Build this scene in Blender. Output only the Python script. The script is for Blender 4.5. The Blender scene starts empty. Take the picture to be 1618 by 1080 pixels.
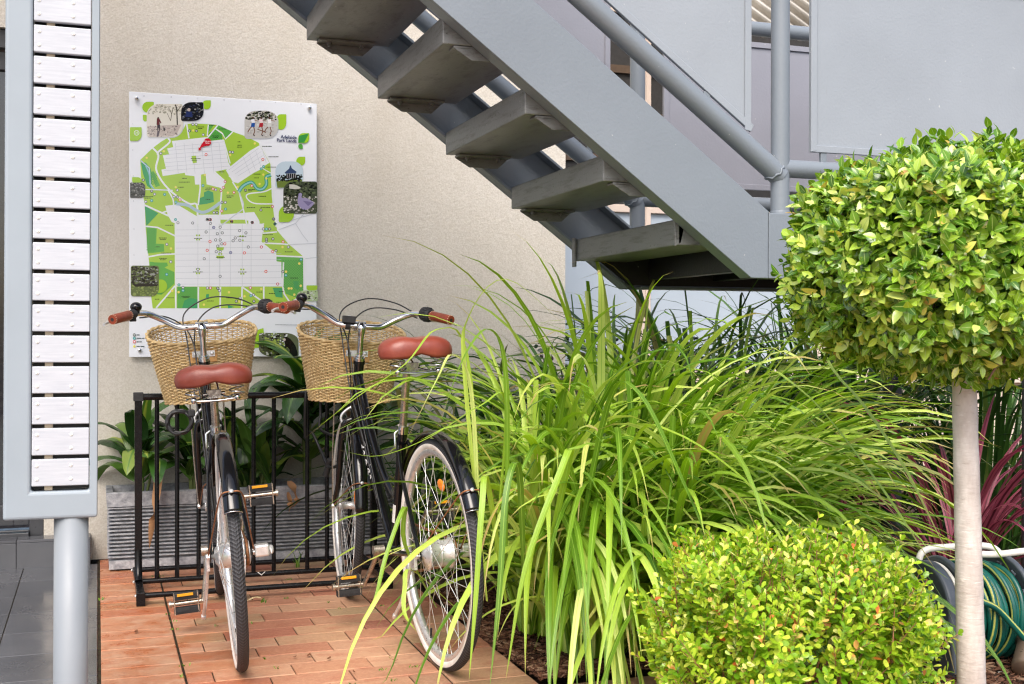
import bpy, math, random
import numpy as np
from mathutils import Vector, Matrix, Euler
from math import radians as R, sin, cos, pi, sqrt
random.seed(7)
scene = bpy.context.scene
COL = scene.collection
V = Vector

# ------------------------------------------------------------------ camera model
TH = R(19.2); H = 1.0; F = 1880.0; HY = 530.0
def ray(x, y):
    u = (x - 809) / F; v = (HY - y) / F
    return V((u*cos(TH) + sin(TH), -u*sin(TH) + cos(TH), v))
def on_ground(x, y, z=0.0):
    d = ray(x, y); t = (z - H) / d.z
    return V((d.x*t, d.y*t, z))
def on_y(x, y, Y):
    d = ray(x, y); t = Y / d.y
    return V((d.x*t, Y, H + d.z*t))
def at(x, y, depth):
    d = ray(x, y)
    return V((d.x*depth, d.y*depth, H + d.z*depth))

def S(r, g, b):
    def f(c):
        c /= 255.0
        return c/12.92 if c <= .04045 else ((c+.055)/1.055)**2.4
    return (f(r), f(g), f(b), 1.0)

# ------------------------------------------------------------------ mesh builder
class MB:
    def __init__(self):
        self.v = []; self.f = []; self.m = []; self.s = []; self.uv = []; self.c = []; self.T = None
        self.has_uv = False; self.has_c = False
    def add(self, vs, fs, mat=0, smooth=False, uv=None, col=None, T=None):
        n = len(self.v)
        for p in vs:
            p = V(p)
            if T is not None: p = T @ p
            if self.T is not None: p = self.T @ p
            self.v.append(p)
        if uv is not None: self.has_uv = True
        if col is not None: self.has_c = True
        for i, p in enumerate(vs):
            self.uv.append(uv[i] if uv is not None else (0.0, 0.0))
            self.c.append(col if col is not None else (1, 1, 1, 1))
        for f in fs:
            self.f.append([i+n for i in f]); self.m.append(mat); self.s.append(smooth)
    def box(self, a, b, mat=0, T=None, smooth=False):
        x0, y0, z0 = a; x1, y1, z1 = b
        vs = [(x0,y0,z0),(x1,y0,z0),(x1,y1,z0),(x0,y1,z0),(x0,y0,z1),(x1,y0,z1),(x1,y1,z1),(x0,y1,z1)]
        fs = [(0,3,2,1),(4,5,6,7),(0,1,5,4),(1,2,6,5),(2,3,7,6),(3,0,4,7)]
        self.add(vs, fs, mat, smooth, T=T)
    def cbox(self, c, s, mat=0, T=None):
        self.box([c[i]-s[i]/2 for i in range(3)], [c[i]+s[i]/2 for i in range(3)], mat, T)
    def tube(self, pts, r, n=10, mat=0, closed=False, caps=True, T=None, smooth=True, squash=1.0):
        pts = [V(p) for p in pts]; k = len(pts)
        rs = r if isinstance(r, (list, tuple)) else [r]*k
        vs = []; fs = []
        t0 = (pts[1]-pts[0]).normalized()
        up = V((0,0,1)) if abs(t0.z) < .9 else V((1,0,0))
        nn = (up - t0*up.dot(t0)).normalized()
        for i in range(k):
            if closed: t = (pts[(i+1) % k] - pts[i-1])
            elif i == 0: t = pts[1]-pts[0]
            elif i == k-1: t = pts[-1]-pts[-2]
            else: t = (pts[i+1]-pts[i]).normalized() + (pts[i]-pts[i-1]).normalized()
            t.normalize()
            nn = (nn - t*nn.dot(t))
            if nn.length < 1e-6: nn = t.orthogonal()
            nn.normalize(); bb = t.cross(nn)
            for j in range(n):
                a = 2*pi*j/n
                vs.append(pts[i] + nn*(cos(a)*rs[i]) + bb*(sin(a)*rs[i]*squash))
        m = k if closed else k-1
        for i in range(m):
            for j in range(n):
                a = i*n+j; b = i*n+(j+1) % n; c = ((i+1) % k)*n+(j+1) % n; d = ((i+1) % k)*n+j
                fs.append((a, b, c, d))
        self.add(vs, fs, mat, smooth, T=T)
        if caps and not closed:
            self.add(vs[:n], [tuple(reversed(range(n)))], mat, False, T=T)
            self.add(vs[-n:], [tuple(range(n))], mat, False, T=T)
    def lathe(self, prof, n=24, mat=0, T=None, smooth=True, closed=False, a0=0, a1=2*pi, scale=(1,1)):
        full = abs(a1-a0-2*pi) < 1e-6
        cnt = n if full else n+1
        vs = []; fs = []; k = len(prof)
        for i in range(cnt):
            a = a0 + (a1-a0)*i/n
            for (r_, z_) in prof: vs.append((cos(a)*r_*scale[0], sin(a)*r_*scale[1], z_))
        for i in range(n):
            i2 = (i+1) % cnt
            for j in range(k if closed else k-1):
                j2 = (j+1) % k
                fs.append((i*k+j, i2*k+j, i2*k+j2, i*k+j2))
        self.add(vs, fs, mat, smooth, T=T)
    def prism(self, poly, y0, y1, mat=0, T=None):
        # poly in (x,z), extruded along y
        n = len(poly)
        vs = [(x, y0, z) for x, z in poly] + [(x, y1, z) for x, z in poly]
        fs = [tuple(range(n)), tuple(reversed(range(n, 2*n)))]
        for i in range(n):
            j = (i+1) % n; fs.append((j, i, i+n, j+n))
        self.add(vs, fs, mat, False, T=T)
    def sphere(self, c, r, n=14, m=8, mat=0, T=None, sc=(1,1,1)):
        vs = []; fs = []
        for i in range(m+1):
            ph = pi*i/m
            for j in range(n):
                a = 2*pi*j/n
                vs.append((c[0]+r*sc[0]*sin(ph)*cos(a), c[1]+r*sc[1]*sin(ph)*sin(a), c[2]+r*sc[2]*cos(ph)))
        for i in range(m):
            for j in range(n):
                fs.append((i*n+j, (i+1)*n+j, (i+1)*n+(j+1) % n, i*n+(j+1) % n))
        self.add(vs, fs, mat, True, T=T)
    def mesh(self, name, mats):
        me = bpy.data.meshes.new(name)
        me.from_pydata([tuple(p) for p in self.v], [], self.f)
        if not isinstance(mats, (list, tuple)): mats = [mats]
        for mm in mats: me.materials.append(mm)
        me.polygons.foreach_set('material_index', self.m)
        me.polygons.foreach_set('use_smooth', self.s)
        if self.has_uv:
            l = me.uv_layers.new(name='UVMap')
            vi = np.zeros(len(me.loops), dtype=np.int32); me.loops.foreach_get('vertex_index', vi)
            l.data.foreach_set('uv', np.array(self.uv, dtype=np.float32)[vi].ravel())
        if self.has_c:
            at_ = me.color_attributes.new(name='Ink', type='FLOAT_COLOR', domain='POINT')
            at_.data.foreach_set('color', np.array(self.c, dtype=np.float32).ravel())
        me.update()
        return me
    def build(self, name, mats, parent=None, bevel=0, loc=None, seg=2, rot=None):
        o = bpy.data.objects.new(name, self.mesh(name, mats)); COL.objects.link(o)
        if parent is not None: o.parent = parent
        if loc is not None: o.location = loc
        if rot is not None: o.rotation_euler = rot
        if bevel:
            b = o.modifiers.new('bevel', 'BEVEL'); b.width = bevel; b.segments = seg; b.limit_method = 'ANGLE'; b.angle_limit = R(35)
            b.harden_normals = False
        return o

def np_mesh(name, verts, faces_k, mats, uv=None, smooth=True):
    """verts (N,3), faces (M,k) all same size"""
    me = bpy.data.meshes.new(name)
    M_, k = faces_k.shape
    me.vertices.add(len(verts)); me.vertices.foreach_set('co', verts.astype(np.float32).ravel())
    me.loops.add(M_*k); me.loops.foreach_set('vertex_index', faces_k.astype(np.int32).ravel())
    me.polygons.add(M_)
    me.polygons.foreach_set('loop_start', np.arange(0, M_*k, k, dtype=np.int32))
    me.polygons.foreach_set('loop_total', np.full(M_, k, dtype=np.int32))
    me.polygons.foreach_set('use_smooth', np.full(M_, smooth, dtype=bool))
    if uv is not None:
        l = me.uv_layers.new(name='UVMap')
        l.data.foreach_set('uv', uv[faces_k.ravel()].astype(np.float32).ravel())
    for m_ in (mats if isinstance(mats, (list, tuple)) else [mats]): me.materials.append(m_)
    me.update(calc_edges=True); me.validate()
    return me

def scatter(tv, tf, tuv, Rm, loc):
    """template verts (k,3), faces (f,n); Rm (N,3,3), loc (N,3)"""
    N = len(loc); k = len(tv)
    vs = np.einsum('nij,kj->nki', Rm, tv) + loc[:, None, :]
    fs = tf[None, :, :] + (np.arange(N)*k)[:, None, None]
    uv = np.tile(tuv, (N, 1)) if tuv is not None else None
    return vs.reshape(-1, 3), fs.reshape(-1, tf.shape[1]), uv

def frames(d, nrm, scale):
    """columns: x=dir, y=side, z=normal; scale (N,) or (N,3)"""
    d = d/np.linalg.norm(d, axis=1, keepdims=True)
    s = np.cross(nrm, d); s /= (np.linalg.norm(s, axis=1, keepdims=True)+1e-9)
    n = np.cross(d, s)
    M_ = np.stack([d, s, n], axis=2)
    if scale.ndim == 1: scale = np.repeat(scale[:, None], 3, axis=1)
    return M_*scale[:, None, :]

def tag(o, label=None, cat=None, group=None, kind=None):
    if label: o['label'] = label
    if cat: o['category'] = cat
    if group: o['group'] = group
    if kind: o['kind'] = kind
    return o
def empty(name, loc=(0,0,0), rot=(0,0,0), parent=None):
    o = bpy.data.objects.new(name, None); COL.objects.link(o)
    o.location = loc; o.rotation_euler = rot; o.empty_display_size = .05
    if parent is not None: o.parent = parent
    return o
def link(name, me, parent=None, loc=None):
    o = bpy.data.objects.new(name, me); COL.objects.link(o)
    if parent is not None: o.parent = parent
    if loc is not None: o.location = loc
    return o
def mix(a, b, t): return a + (b-a)*t
def smooth_path(pts, sub=6):
    pts = [V(p) for p in pts]; out = []
    P = [pts[0]*2-pts[1]] + pts + [pts[-1]*2-pts[-2]]
    for i in range(1, len(P)-2):
        for k in range(sub):
            t = k/sub; a, b, c, d = P[i-1], P[i], P[i+1], P[i+2]
            out.append(.5*((2*b)+(c-a)*t+(2*a-5*b+4*c-d)*t*t+(3*b-3*c+d-a)*t**3))
    out.append(pts[-1]); return out

# ------------------------------------------------------------------ materials
class NT:
    def __init__(self, name):
        self.m = bpy.data.materials.new(name); self.m.use_nodes = True
        self.t = self.m.node_tree; self.n = self.t.nodes; self.l = self.t.links
        self.b = self.n['Principled BSDF']; self.out = self.n['Material Output']
    def node(self, ty, **kw):
        nd = self.n.new(ty)
        for k, v in kw.items():
            if k.startswith('i_'):
                key = k[2:].replace('_', ' ')
                nd.inputs[key].default_value = v
            else: setattr(nd, k, v)
        return nd
    def link(self, a, b): self.l.new(a, b)
    def coord(self, which='Object', scale=None):
        tc = self.node('ShaderNodeTexCoord')
        if scale is None: return tc.outputs[which]
        mp = self.node('ShaderNodeMapping'); mp.inputs['Scale'].default_value = scale
        self.link(tc.outputs[which], mp.inputs['Vector']); return mp.outputs['Vector']
    def noise(self, vec, scale, detail=4, rough=.55, dist=0):
        nd = self.node('ShaderNodeTexNoise'); nd.inputs['Scale'].default_value = scale
        nd.inputs['Detail'].default_value = detail; nd.inputs['Roughness'].default_value = rough
        nd.inputs['Distortion'].default_value = dist
        if vec is not None: self.link(vec, nd.inputs['Vector'])
        return nd.outputs['Fac']
    def ramp(self, fac, stops, interp='LINEAR'):
        r = self.node('ShaderNodeValToRGB'); r.color_ramp.interpolation = interp
        e = r.color_ramp.elements
        while len(e) < len(stops): e.new(.5)
        for i, (p, c) in enumerate(stops):
            e[i].position = p; e[i].color = c if len(c) == 4 else (*c, 1)
        self.link(fac, r.inputs['Fac']); return r.outputs['Color']
    def mixc(self, fac, a, b, mode='MIX'):
        x = self.node('ShaderNodeMix', data_type='RGBA', blend_type=mode)
        for sock, val in ((x.inputs[0], fac), (x.inputs[6], a), (x.inputs[7], b)):
            if hasattr(val, 'is_output') or isinstance(val, bpy.types.NodeSocket): self.link(val, sock)
            else: sock.default_value = val
        return x.outputs[2]
    def math(self, op, a, b=0.0, clamp=False):
        x = self.node('ShaderNodeMath', operation=op, use_clamp=clamp)
        for sock, val in ((x.inputs[0], a), (x.inputs[1], b)):
            if isinstance(val, bpy.types.NodeSocket): self.link(val, sock)
            else: sock.default_value = val
        return x.outputs[0]
    def bump(self, h, strength=.3, dist=.01, prev=None):
        x = self.node('ShaderNodeBump'); x.inputs['Strength'].default_value = strength
        x.inputs['Distance'].default_value = dist; self.link(h, x.inputs['Height'])
        if prev is not None: self.link(prev, x.inputs['Normal'])
        self.link(x.outputs['Normal'], self.b.inputs['Normal']); return x.outputs['Normal']
    def set(self, color=None, rough=None, metal=None, spec=None, coat=None, coat_r=None):
        for key, val in (('Base Color', color), ('Roughness', rough), ('Metallic', metal), ('Specular IOR Level', spec), ('Coat Weight', coat), ('Coat Roughness', coat_r)):
            if val is None: continue
            if isinstance(val, bpy.types.NodeSocket): self.link(val, self.b.inputs[key])
            else: self.b.inputs[key].default_value = val
        return self

BW = lambda v: (v, v, v, 1)
def varied(name, c, rough=.5, metal=0, amt=.15, scale=20, bump=0, bscale=80, bdist=.001, rvar=.1, spec=.5, coat=0):
    m = NT(name); co = m.coord()
    n = m.noise(co, scale)
    dark = tuple(x*(1-amt) for x in c[:3]) + (1,); light = tuple(min(1, x*(1+amt)) for x in c[:3]) + (1,)
    m.set(color=m.ramp(n, [(.3, dark), (.7, light)]), metal=metal, spec=spec, coat=coat)
    rr = m.ramp(m.noise(co, scale*2.3), [(.3, BW(max(.02, rough-rvar))), (.7, BW(min(1, rough+rvar)))])
    m.set(rough=rr)
    if bump: m.bump(m.noise(co, bscale, 3), bump, bdist)
    return m.m

def leafmat(name, stops, rough=.4, trans=.3, stripe=None, nscale=6, ntint=(.25, .25), bump=0, spec=.5, tcol=None, tips=0):
    """stops: colour ramp over per-leaf random value; stripe=(colour, half width) mid-rib band"""
    m = NT(name)
    g = m.node('ShaderNodeNewGeometry')
    col = m.ramp(g.outputs['Random Per Island'], stops)
    nz = m.noise(m.coord(), nscale, 2)
    hsv = m.node('ShaderNodeHueSaturation')
    m.link(col, hsv.inputs['Color'])
    m.link(m.math('ADD', m.math('MULTIPLY', nz, ntint[0]*2), 1-ntint[0]), hsv.inputs['Value'])
    col = hsv.outputs['Color']
    uvn = m.node('ShaderNodeTexCoord'); sep = m.node('ShaderNodeSeparateXYZ'); m.link(uvn.outputs['UV'], sep.inputs[0])
    d = m.math('ABSOLUTE', m.math('SUBTRACT', sep.outputs['Y'], .5))
    if stripe:
        for (sc, w0, w1) in stripe:
            col = m.mixc(m.ramp(d, [(w0, BW(0)), (w1, BW(1))]), sc, col) if w0 < w1 else m.mixc(m.ramp(d, [(w1, BW(0)), (w0, BW(1))]), col, sc)
    if tips:
        e = m.math('ADD', sep.outputs['X'], m.math('MULTIPLY', m.math('SUBTRACT', m.noise(m.coord(), 3.0, 2), .5), .35))
        e = m.math('ADD', e, m.math('MULTIPLY', m.math('SUBTRACT', g.outputs['Random Per Island'], .5), .12))
        col = m.mixc(m.ramp(e, [(.93, BW(0)), (1.0, BW(tips))]), col, S(176,146,96))
        bl = m.ramp(m.noise(m.coord(), 26, 4, .7), [(.66, BW(0)), (.76, BW(.45*tips))])
        col = m.mixc(bl, col, S(168,150,84))
    m.set(color=col, rough=rough, spec=spec)
    tr = m.node('ShaderNodeBsdfTranslucent')
    if tcol is None:
        h2 = m.node('ShaderNodeHueSaturation'); h2.inputs['Value'].default_value = 1.5; h2.inputs['Saturation'].default_value = 1.1
        m.link(col, h2.inputs['Color']); m.link(h2.outputs['Color'], tr.inputs['Color'])
    else: tr.inputs['Color'].default_value = tcol
    mx = m.node('ShaderNodeMixShader'); mx.inputs['Fac'].default_value = trans
    m.link(m.b.outputs[0], mx.inputs[1]); m.link(tr.outputs[0], mx.inputs[2]); m.link(mx.outputs[0], m.out.inputs['Surface'])
    # longitudinal veins
    wv = m.math('SINE', m.math('MULTIPLY', sep.outputs['Y'], 70.0))
    if bump: m.bump(wv, bump, .0004)
    return m.m

MT = {}
MT['black_metal'] = varied('black painted metal', (.005, .005, .006), .24, amt=.2, spec=.3)
MT['black_gloss'] = varied('glossy black enamel', (.005, .005, .006), .12, amt=.2, rvar=.05, spec=.45, coat=.15)
MT['chrome'] = varied('chrome', (.62, .62, .62), .14, metal=1, amt=.12, scale=40, rvar=.08)
MT['chrome_dull'] = varied('dull chrome with rust', (.5, .44, .37), .32, metal=.9, amt=.25, scale=60, bump=.15, bscale=300, bdist=.0003)
MT['alu'] = varied('brushed aluminium', (.74, .74, .74), .34, metal=.7, amt=.12, scale=50)
MT['rust'] = varied('rusted steel wire', (.28, .12, .05), .55, metal=.35, amt=.45, scale=90, bump=.3, bscale=400, bdist=.0004)
MT['rubber'] = varied('black rubber', (.022, .022, .024), .68, amt=.3, scale=60)
MT['whitewall'] = varied('cream tyre sidewall', (.78, .74, .68), .6, amt=.15, scale=30)
MT['rubber_tread'] = None
MT['wood'] = varied('pale wooden block', (.50, .27, .09), .6, amt=.25, scale=60)
MT['orange'] = varied('orange reflector', (.90, .24, .02), .25, amt=.2, scale=300, bump=.5, bscale=500, bdist=.0005)
MT['cable'] = varied('black cable sleeve', (.015, .015, .016), .4, amt=.2)
MT['white_ink'] = varied('white lettering', (.75, .75, .72), .4, amt=.05)
# ================================================================== materials of the setting
def m_render():
    m = NT('cream sponge-float render'); co = m.coord()
    c = m.ramp(m.noise(co, 1.1, 5, .6, .3), [(.3, S(204,198,187)), (.7, S(216,211,202))])
    c = m.mixc(m.ramp(m.noise(co, 160, 3, .6), [(.40, BW(0)), (.62, BW(.45))]), c, S(178,169,153))
    c = m.mixc(m.ramp(m.noise(m.coord('Object', (1.5, 1, .35)), 2.2, 5, .6), [(.55, BW(0)), (.85, BW(.35))]), c, S(178,168,150))
    sz = m.node('ShaderNodeSeparateXYZ'); m.link(co, sz.inputs[0])
    low = m.math('MULTIPLY', m.math('SUBTRACT', .34, sz.outputs['Z'], True), 2.6, True)
    c = m.mixc(m.math('MULTIPLY', low, m.ramp(m.noise(co, 7, 6, .7), [(.35, BW(0)), (.7, BW(.8))])), c, S(150,136,114))
    c = m.mixc(m.ramp(m.noise(m.coord('Object', (9, 1, .35)), 1.6, 4, .6), [(.60, BW(0)), (.80, BW(.22))]), c, S(168,160,146))
    m.set(color=c, rough=.88, spec=.2)
    h = m.math('ADD', m.noise(co, 150, 3, .55), m.math('MULTIPLY', m.noise(co, 60, 2), .8))
    # rain streaks and splash dirt
    m.bump(h, .55, .004)
    return m.m
def m_paint(name, c, stain=0.0):
    m = NT(name); co = m.coord()
    col = m.ramp(m.noise(co, 2.5, 5), [(.3, tuple(x*.93 for x in c[:3])+(1,)), (.7, tuple(x*1.05 for x in c[:3])+(1,))])
    if stain:
        st = m.ramp(m.noise(m.coord('Object', (3, 1, 9)), 7, 6, .7), [(.50, BW(0)), (.72, BW(stain))])
        col = m.mixc(st, col, (.045, .038, .032, 1))
        sp = m.ramp(m.noise(co, 90, 2, .5), [(.68, BW(0)), (.74, BW(stain))])
        col = m.mixc(sp, col, (.03, .025, .02, 1))
        rs = m.ramp(m.noise(co, 13, 4, .6), [(.72, BW(0)), (.80, BW(.8*stain))])
        col = m.mixc(rs, col, (.20, .11, .06, 1))
    ch = m.ramp(m.noise(co, 46, 3, .6), [(.735, BW(0)), (.75, BW(.55))])
    col = m.mixc(ch, col, (.60, .60, .58, 1))
    rst = m.ramp(m.noise(m.coord('Object', (8, 8, 1.2)), 3.5, 5, .65), [(.70, BW(0)), (.80, BW(.28))])
    col = m.mixc(rst, col, (.16, .12, .09, 1))
    m.set(color=col, rough=.38, spec=.45)
    m.bump(m.math('ADD', m.noise(co, 110, 2, .5), m.math('MULTIPLY', m.noise(co, 9, 2), 1.2)), .35, .0018)
    return m.m
def m_brick():
    m = NT('clay pavers'); co = m.coord(); g = m.node('ShaderNodeNewGeometry')
    rnd = g.outputs['Random Per Island']
    c = m.ramp(rnd, [(0, S(184,140,112)), (.28, S(190,148,118)), (.5, S(176,130,102)), (.62, S(164,102,80)), (.74, S(186,142,110)), (.86, S(164,138,106)), (.95, S(148,94,78))])
    # dark fired blush in the middle of some bricks, uneven clay
    c = m.mixc(m.ramp(m.noise(m.coord('Object', (3, 6, 1)), 3.4, 5, .68, .2), [(.50, BW(0)), (.70, BW(.55))]), c, S(158,84,62))
    c = m.mixc(m.ramp(m.noise(co, 70, 4, .7), [(.45, BW(0)), (.75, BW(.35))]), c, S(226,178,144))
    c = m.mixc(m.ramp(m.noise(co, 28, 5, .7), [(.60, BW(0)), (.74, BW(.35))]), c, S(120,78,58))
    # rust-orange weathering near the tiled edge
    sep = m.node('ShaderNodeSeparateXYZ'); m.link(m.coord(), sep.inputs[0])
    ed = m.math('SUBTRACT', .62, sep.outputs['X']); ed = m.math('MULTIPLY', ed, 2.6, True)
    w = m.ramp(m.noise(m.coord('Object', (2.0, 2.6, 1)), 3.2, 6, .68, .3), [(.40, BW(0)), (.60, BW(1))])
    wet = m.math('MULTIPLY', ed, w)
    c = m.mixc(m.math('MULTIPLY', wet, .62), c, S(182,92,34))
    m.set(color=c, spec=.4)
    rr = m.mixc(wet, m.ramp(m.noise(co, 12, 4), [(.3, BW(.55)), (.7, BW(.8))]), BW(.24))
    m.set(rough=rr)
    m.bump(m.noise(co, 120, 4, .6), .45, .0025)
    return m.m
def m_tile():
    m = NT('charcoal porcelain tile'); co = m.coord(); g = m.node('ShaderNodeNewGeometry')
    c = m.ramp(g.outputs['Random Per Island'], [(0, S(72,73,77)), (1, S(88,89,93))])
    c = m.mixc(m.ramp(m.noise(co, 5, 5, .6), [(.4, BW(0)), (.8, BW(.4))]), c, S(110,110,112))
    m.set(color=c, spec=.6, rough=m.ramp(m.noise(co, 3.5, 5, .6), [(.35, BW(.10)), (.70, BW(.34))]))
    m.bump(m.noise(co, 60, 3), .05, .001)
    return m.m
def m_soil(name, a, b, c2):
    m = NT(name); co = m.coord()
    c = m.ramp(m.noise(co, 30, 6, .75), [(.3, a), (.52, b), (.7, c2)])
    m.set(color=c, rough=.95, spec=.15); m.bump(m.noise(co, 45, 6, .7), .9, .02)
    return m.m
MT['render'] = m_render()
MT['steel'] = m_paint('blue-grey painted steel', (.190, .218, .248, 1))
MT['panel'] = m_paint('pale blue-grey sheet', (.285, .315, .350, 1))
MT['panel_far'] = m_paint('shade-tinted sheet', (.27, .275, .315, 1))  # far-side sheets: their shaded tone is put into the paint colour
MT['tread'] = m_paint('weathered grey tread', (.175, .18, .18, 1), .75)
MT['shade_steel'] = m_paint('shade-black steel', (.016, .016, .017, 1))  # near-black carries the shade under the landing in its colour
MT['brick'] = m_brick(); MT['tile'] = m_tile()
MT['joint'] = m_soil('sandy joint', (.02,.016,.012,1), (.06,.045,.03,1), (.05,.07,.02,1))
MT['soil'] = m_soil('garden soil', (.045,.028,.020,1), (.095,.062,.045,1), (.15,.105,.08,1))
MT['bluewin'] = varied('frosted window pane', S(176,188,200), .22, amt=.06, scale=.8, rvar=.03)
MT['winframe'] = varied('cream window frame', S(214,196,182), .5, amt=.05)
MT['dark_glass'] = varied('dark door glass', (.02,.022,.026,1), .06, amt=.1, spec=.8)
MT['dark_frame'] = varied('charcoal door frame', (.05,.052,.058,1), .35, amt=.1)
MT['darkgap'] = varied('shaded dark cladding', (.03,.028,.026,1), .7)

# ================================================================== ground
g = MB(); g.add([(-40,-40,-.035),(40,-40,-.035),(40,40,-.035),(-40,40,-.035)], [(0,1,2,3)])
tag(g.build('ground', MT['soil']), kind='structure')

def bricks():
    mb = MB(); rnd = random.Random(3)
    P = .1155; gap = .0035
    def brick(x0, x1, y0, y1):
        x0 += gap/2; x1 -= gap/2; y0 += gap/2; y1 -= gap/2
        dz = rnd.uniform(-.0012, .0012); c = .0022; zt = dz; sx = rnd.uniform(-.0006,.0006); sy = rnd.uniform(-.0008,.0008)
        vs = [(x0,y0,-.03),(x1,y0,-.03),(x1,y1,-.03),(x0,y1,-.03),
              (x0,y0,zt-c),(x1,y0,zt-c+sx),(x1,y1,zt-c+sx+sy),(x0,y1,zt-c+sy),
              (x0+c,y0+c,zt),(x1-c,y0+c,zt+sx),(x1-c,y1-c,zt+sx+sy),(x0+c,y1-c,zt+sy)]
        fs = [(0,1,5,4),(1,2,6,5),(2,3,7,6),(3,0,4,7),(4,5,9,8),(5,6,10,9),(6,7,11,10),(7,4,8,11),(8,9,10,11)]
        mb.add(vs, fs)
    y = 5.6; row = 0
    while y > -3.0:
        y0 = y-P
        brick(.008, .240, y0, y)                       # edge course beside the tiles
        off = (row*.0777) % .233
        x = .244 - off
        while x < .965:
            a = max(x, .244); b = min(x+.233, .964)
            if .964-b < .03: b = .964
            if .964-a < .03: break
            if b-a > .001: brick(a, b, y0, y)
            x += .233
        brick(.968, 1.2, y0, y)
        if y < 3.26:
            x = 1.204 - ((row*.11) % .233)
            while x < 1.80:
                a = max(x, 1.204); b = min(x+.233, 1.80)
                if b-a > .01: brick(a, b, y0, y)
                x += .233
        y = y0; row += 1
    o = mb.build('brick_paving', MT['brick']); tag(o, kind='structure')
    j = MB(); j.add([(0,-3.02,-.006),(1.81,-3.02,-.006),(1.81,3.176,-.006),(1.204,3.176,-.006),(1.204,5.6,-.006),(0,5.6,-.006)], [(0,1,2,3,4,5)])
    tag(j.build('paving_bed', MT['joint']), kind='structure')
bricks()

def tiles():
    mb = MB(); P = .30; gap = .003
    y = 5.5
    while y > -3:
        x = -.001
        while x > -3.2:
            mb.box((x-P+gap, y-P+gap, -.03), (x, y, 0.0)); x -= P
        y -= P
    tag(mb.build('tile_floor', MT['tile'], bevel=.0015, seg=1), kind='structure')
    j = MB(); j.add([(-3.3,-3,-.005),(-.004,-3,-.005),(-.004,5.5,-.005),(-3.3,5.5,-.005)], [(0,1,2,3)])
    tag(j.build('tile_grout', MT['joint']), kind='structure')
tiles()

# garden bed soil with a little relief, and loose bark
def bed():
    nx, ny = 110, 90; x0, x1, y0, y1 = 1.203, 7.0, 3.177, 7.2
    rnd = random.Random(5); vs = []; fs = []
    def hh(x, y): return .012 + .016*sin(x*5.1+1)*cos(y*4.3) + rnd.uniform(-.006, .006)
    for j in range(ny+1):
        for i in range(nx+1):
            x = mix(x0, x1, i/nx); y = mix(y0, y1, j/ny)
            vs.append((x, y, hh(x, y)))
    for j in range(ny):
        for i in range(nx):
            a = j*(nx+1)+i; fs.append((a, a+1, a+nx+2, a+nx+1))
    mb = MB(); mb.add(vs, fs, smooth=True)
    vs = []; fs = []; x0, x1, y0, y1 = 1.803, 7.0, 0.2, 3.18
    for j in range(ny+1):
        for i in range(nx+1):
            x = mix(x0, x1, i/nx); y = mix(y0, y1, j/ny)
            vs.append((x, y, hh(x, y)))
    for j in range(ny):
        for i in range(nx):
            a = j*(nx+1)+i; fs.append((a, a+1, a+nx+2, a+nx+1))
    mb.add(vs, fs, smooth=True)
    tag(mb.build('garden_bed', MT['soil']), kind='structure')
    # bark chips
    rs = np.random.RandomState(4); N = 26000
    X = rs.uniform(1.200, 3.7, N); Y = rs.uniform(2.4, 4.4, N)
    ne = 1500; X[:ne] = rs.uniform(1.204, 1.24, ne); Y[:ne] = rs.uniform(3.18, 4.4, ne); X[ne:2*ne] = rs.uniform(1.2, 1.85, ne); Y[ne:2*ne] = rs.uniform(3.178, 3.23, ne)
    keep = ~((X < 1.806) & (Y < 3.178)); X = X[keep]; Y = Y[keep]; N = len(X)
    Z = .012 + .016*np.sin(X*5.1+1)*np.cos(Y*4.3) + rs.uniform(.0, .016, N)
    tv = np.array([(-1,-.35,0),(-.3,-.5,0),(1,-.3,0),(.8,.4,0),(-.5,.45,0),(-1,-.3,.16),(-.3,-.42,.2),(.9,-.25,.16),(.7,.35,.16),(-.5,.4,.2)], float)
    tf = np.array([(5,6,7,8),(5,8,9,9),(0,1,6,5),(1,2,7,6),(2,3,8,7),(3,4,9,8),(4,0,5,9)])
    tf = np.array([(5,6,7,8),(0,1,6,5),(1,2,7,6),(2,3,8,7),(3,4,9,8),(4,0,5,9),(9,5,8,8)])[:6]
    a = rs.uniform(0, 2*pi, N)
    d = np.stack([np.cos(a), np.sin(a), rs.uniform(-.35,.35,N)], 1)
    nr = np.stack([rs.uniform(-.4,.4,N), rs.uniform(-.4,.4,N), np.ones(N)], 1)
    sc = rs.uniform(.007, .020, N)
    v, f, _ = scatter(tv, tf, None, frames(d, nr, sc), np.stack([X, Y, Z], 1))
    m = NT('bark chips'); gg = m.node('ShaderNodeNewGeometry')
    m.set(color=m.ramp(gg.outputs['Random Per Island'], [(0,S(54,34,26)),(.4,S(88,58,44)),(.75,S(116,82,64)),(1,S(150,122,100))]), rough=.9, spec=.2)
    o = link('bark_mulch', np_mesh('bark_mulch', v, f, m.m, smooth=False)); tag(o, kind='stuff')
bed()

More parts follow.
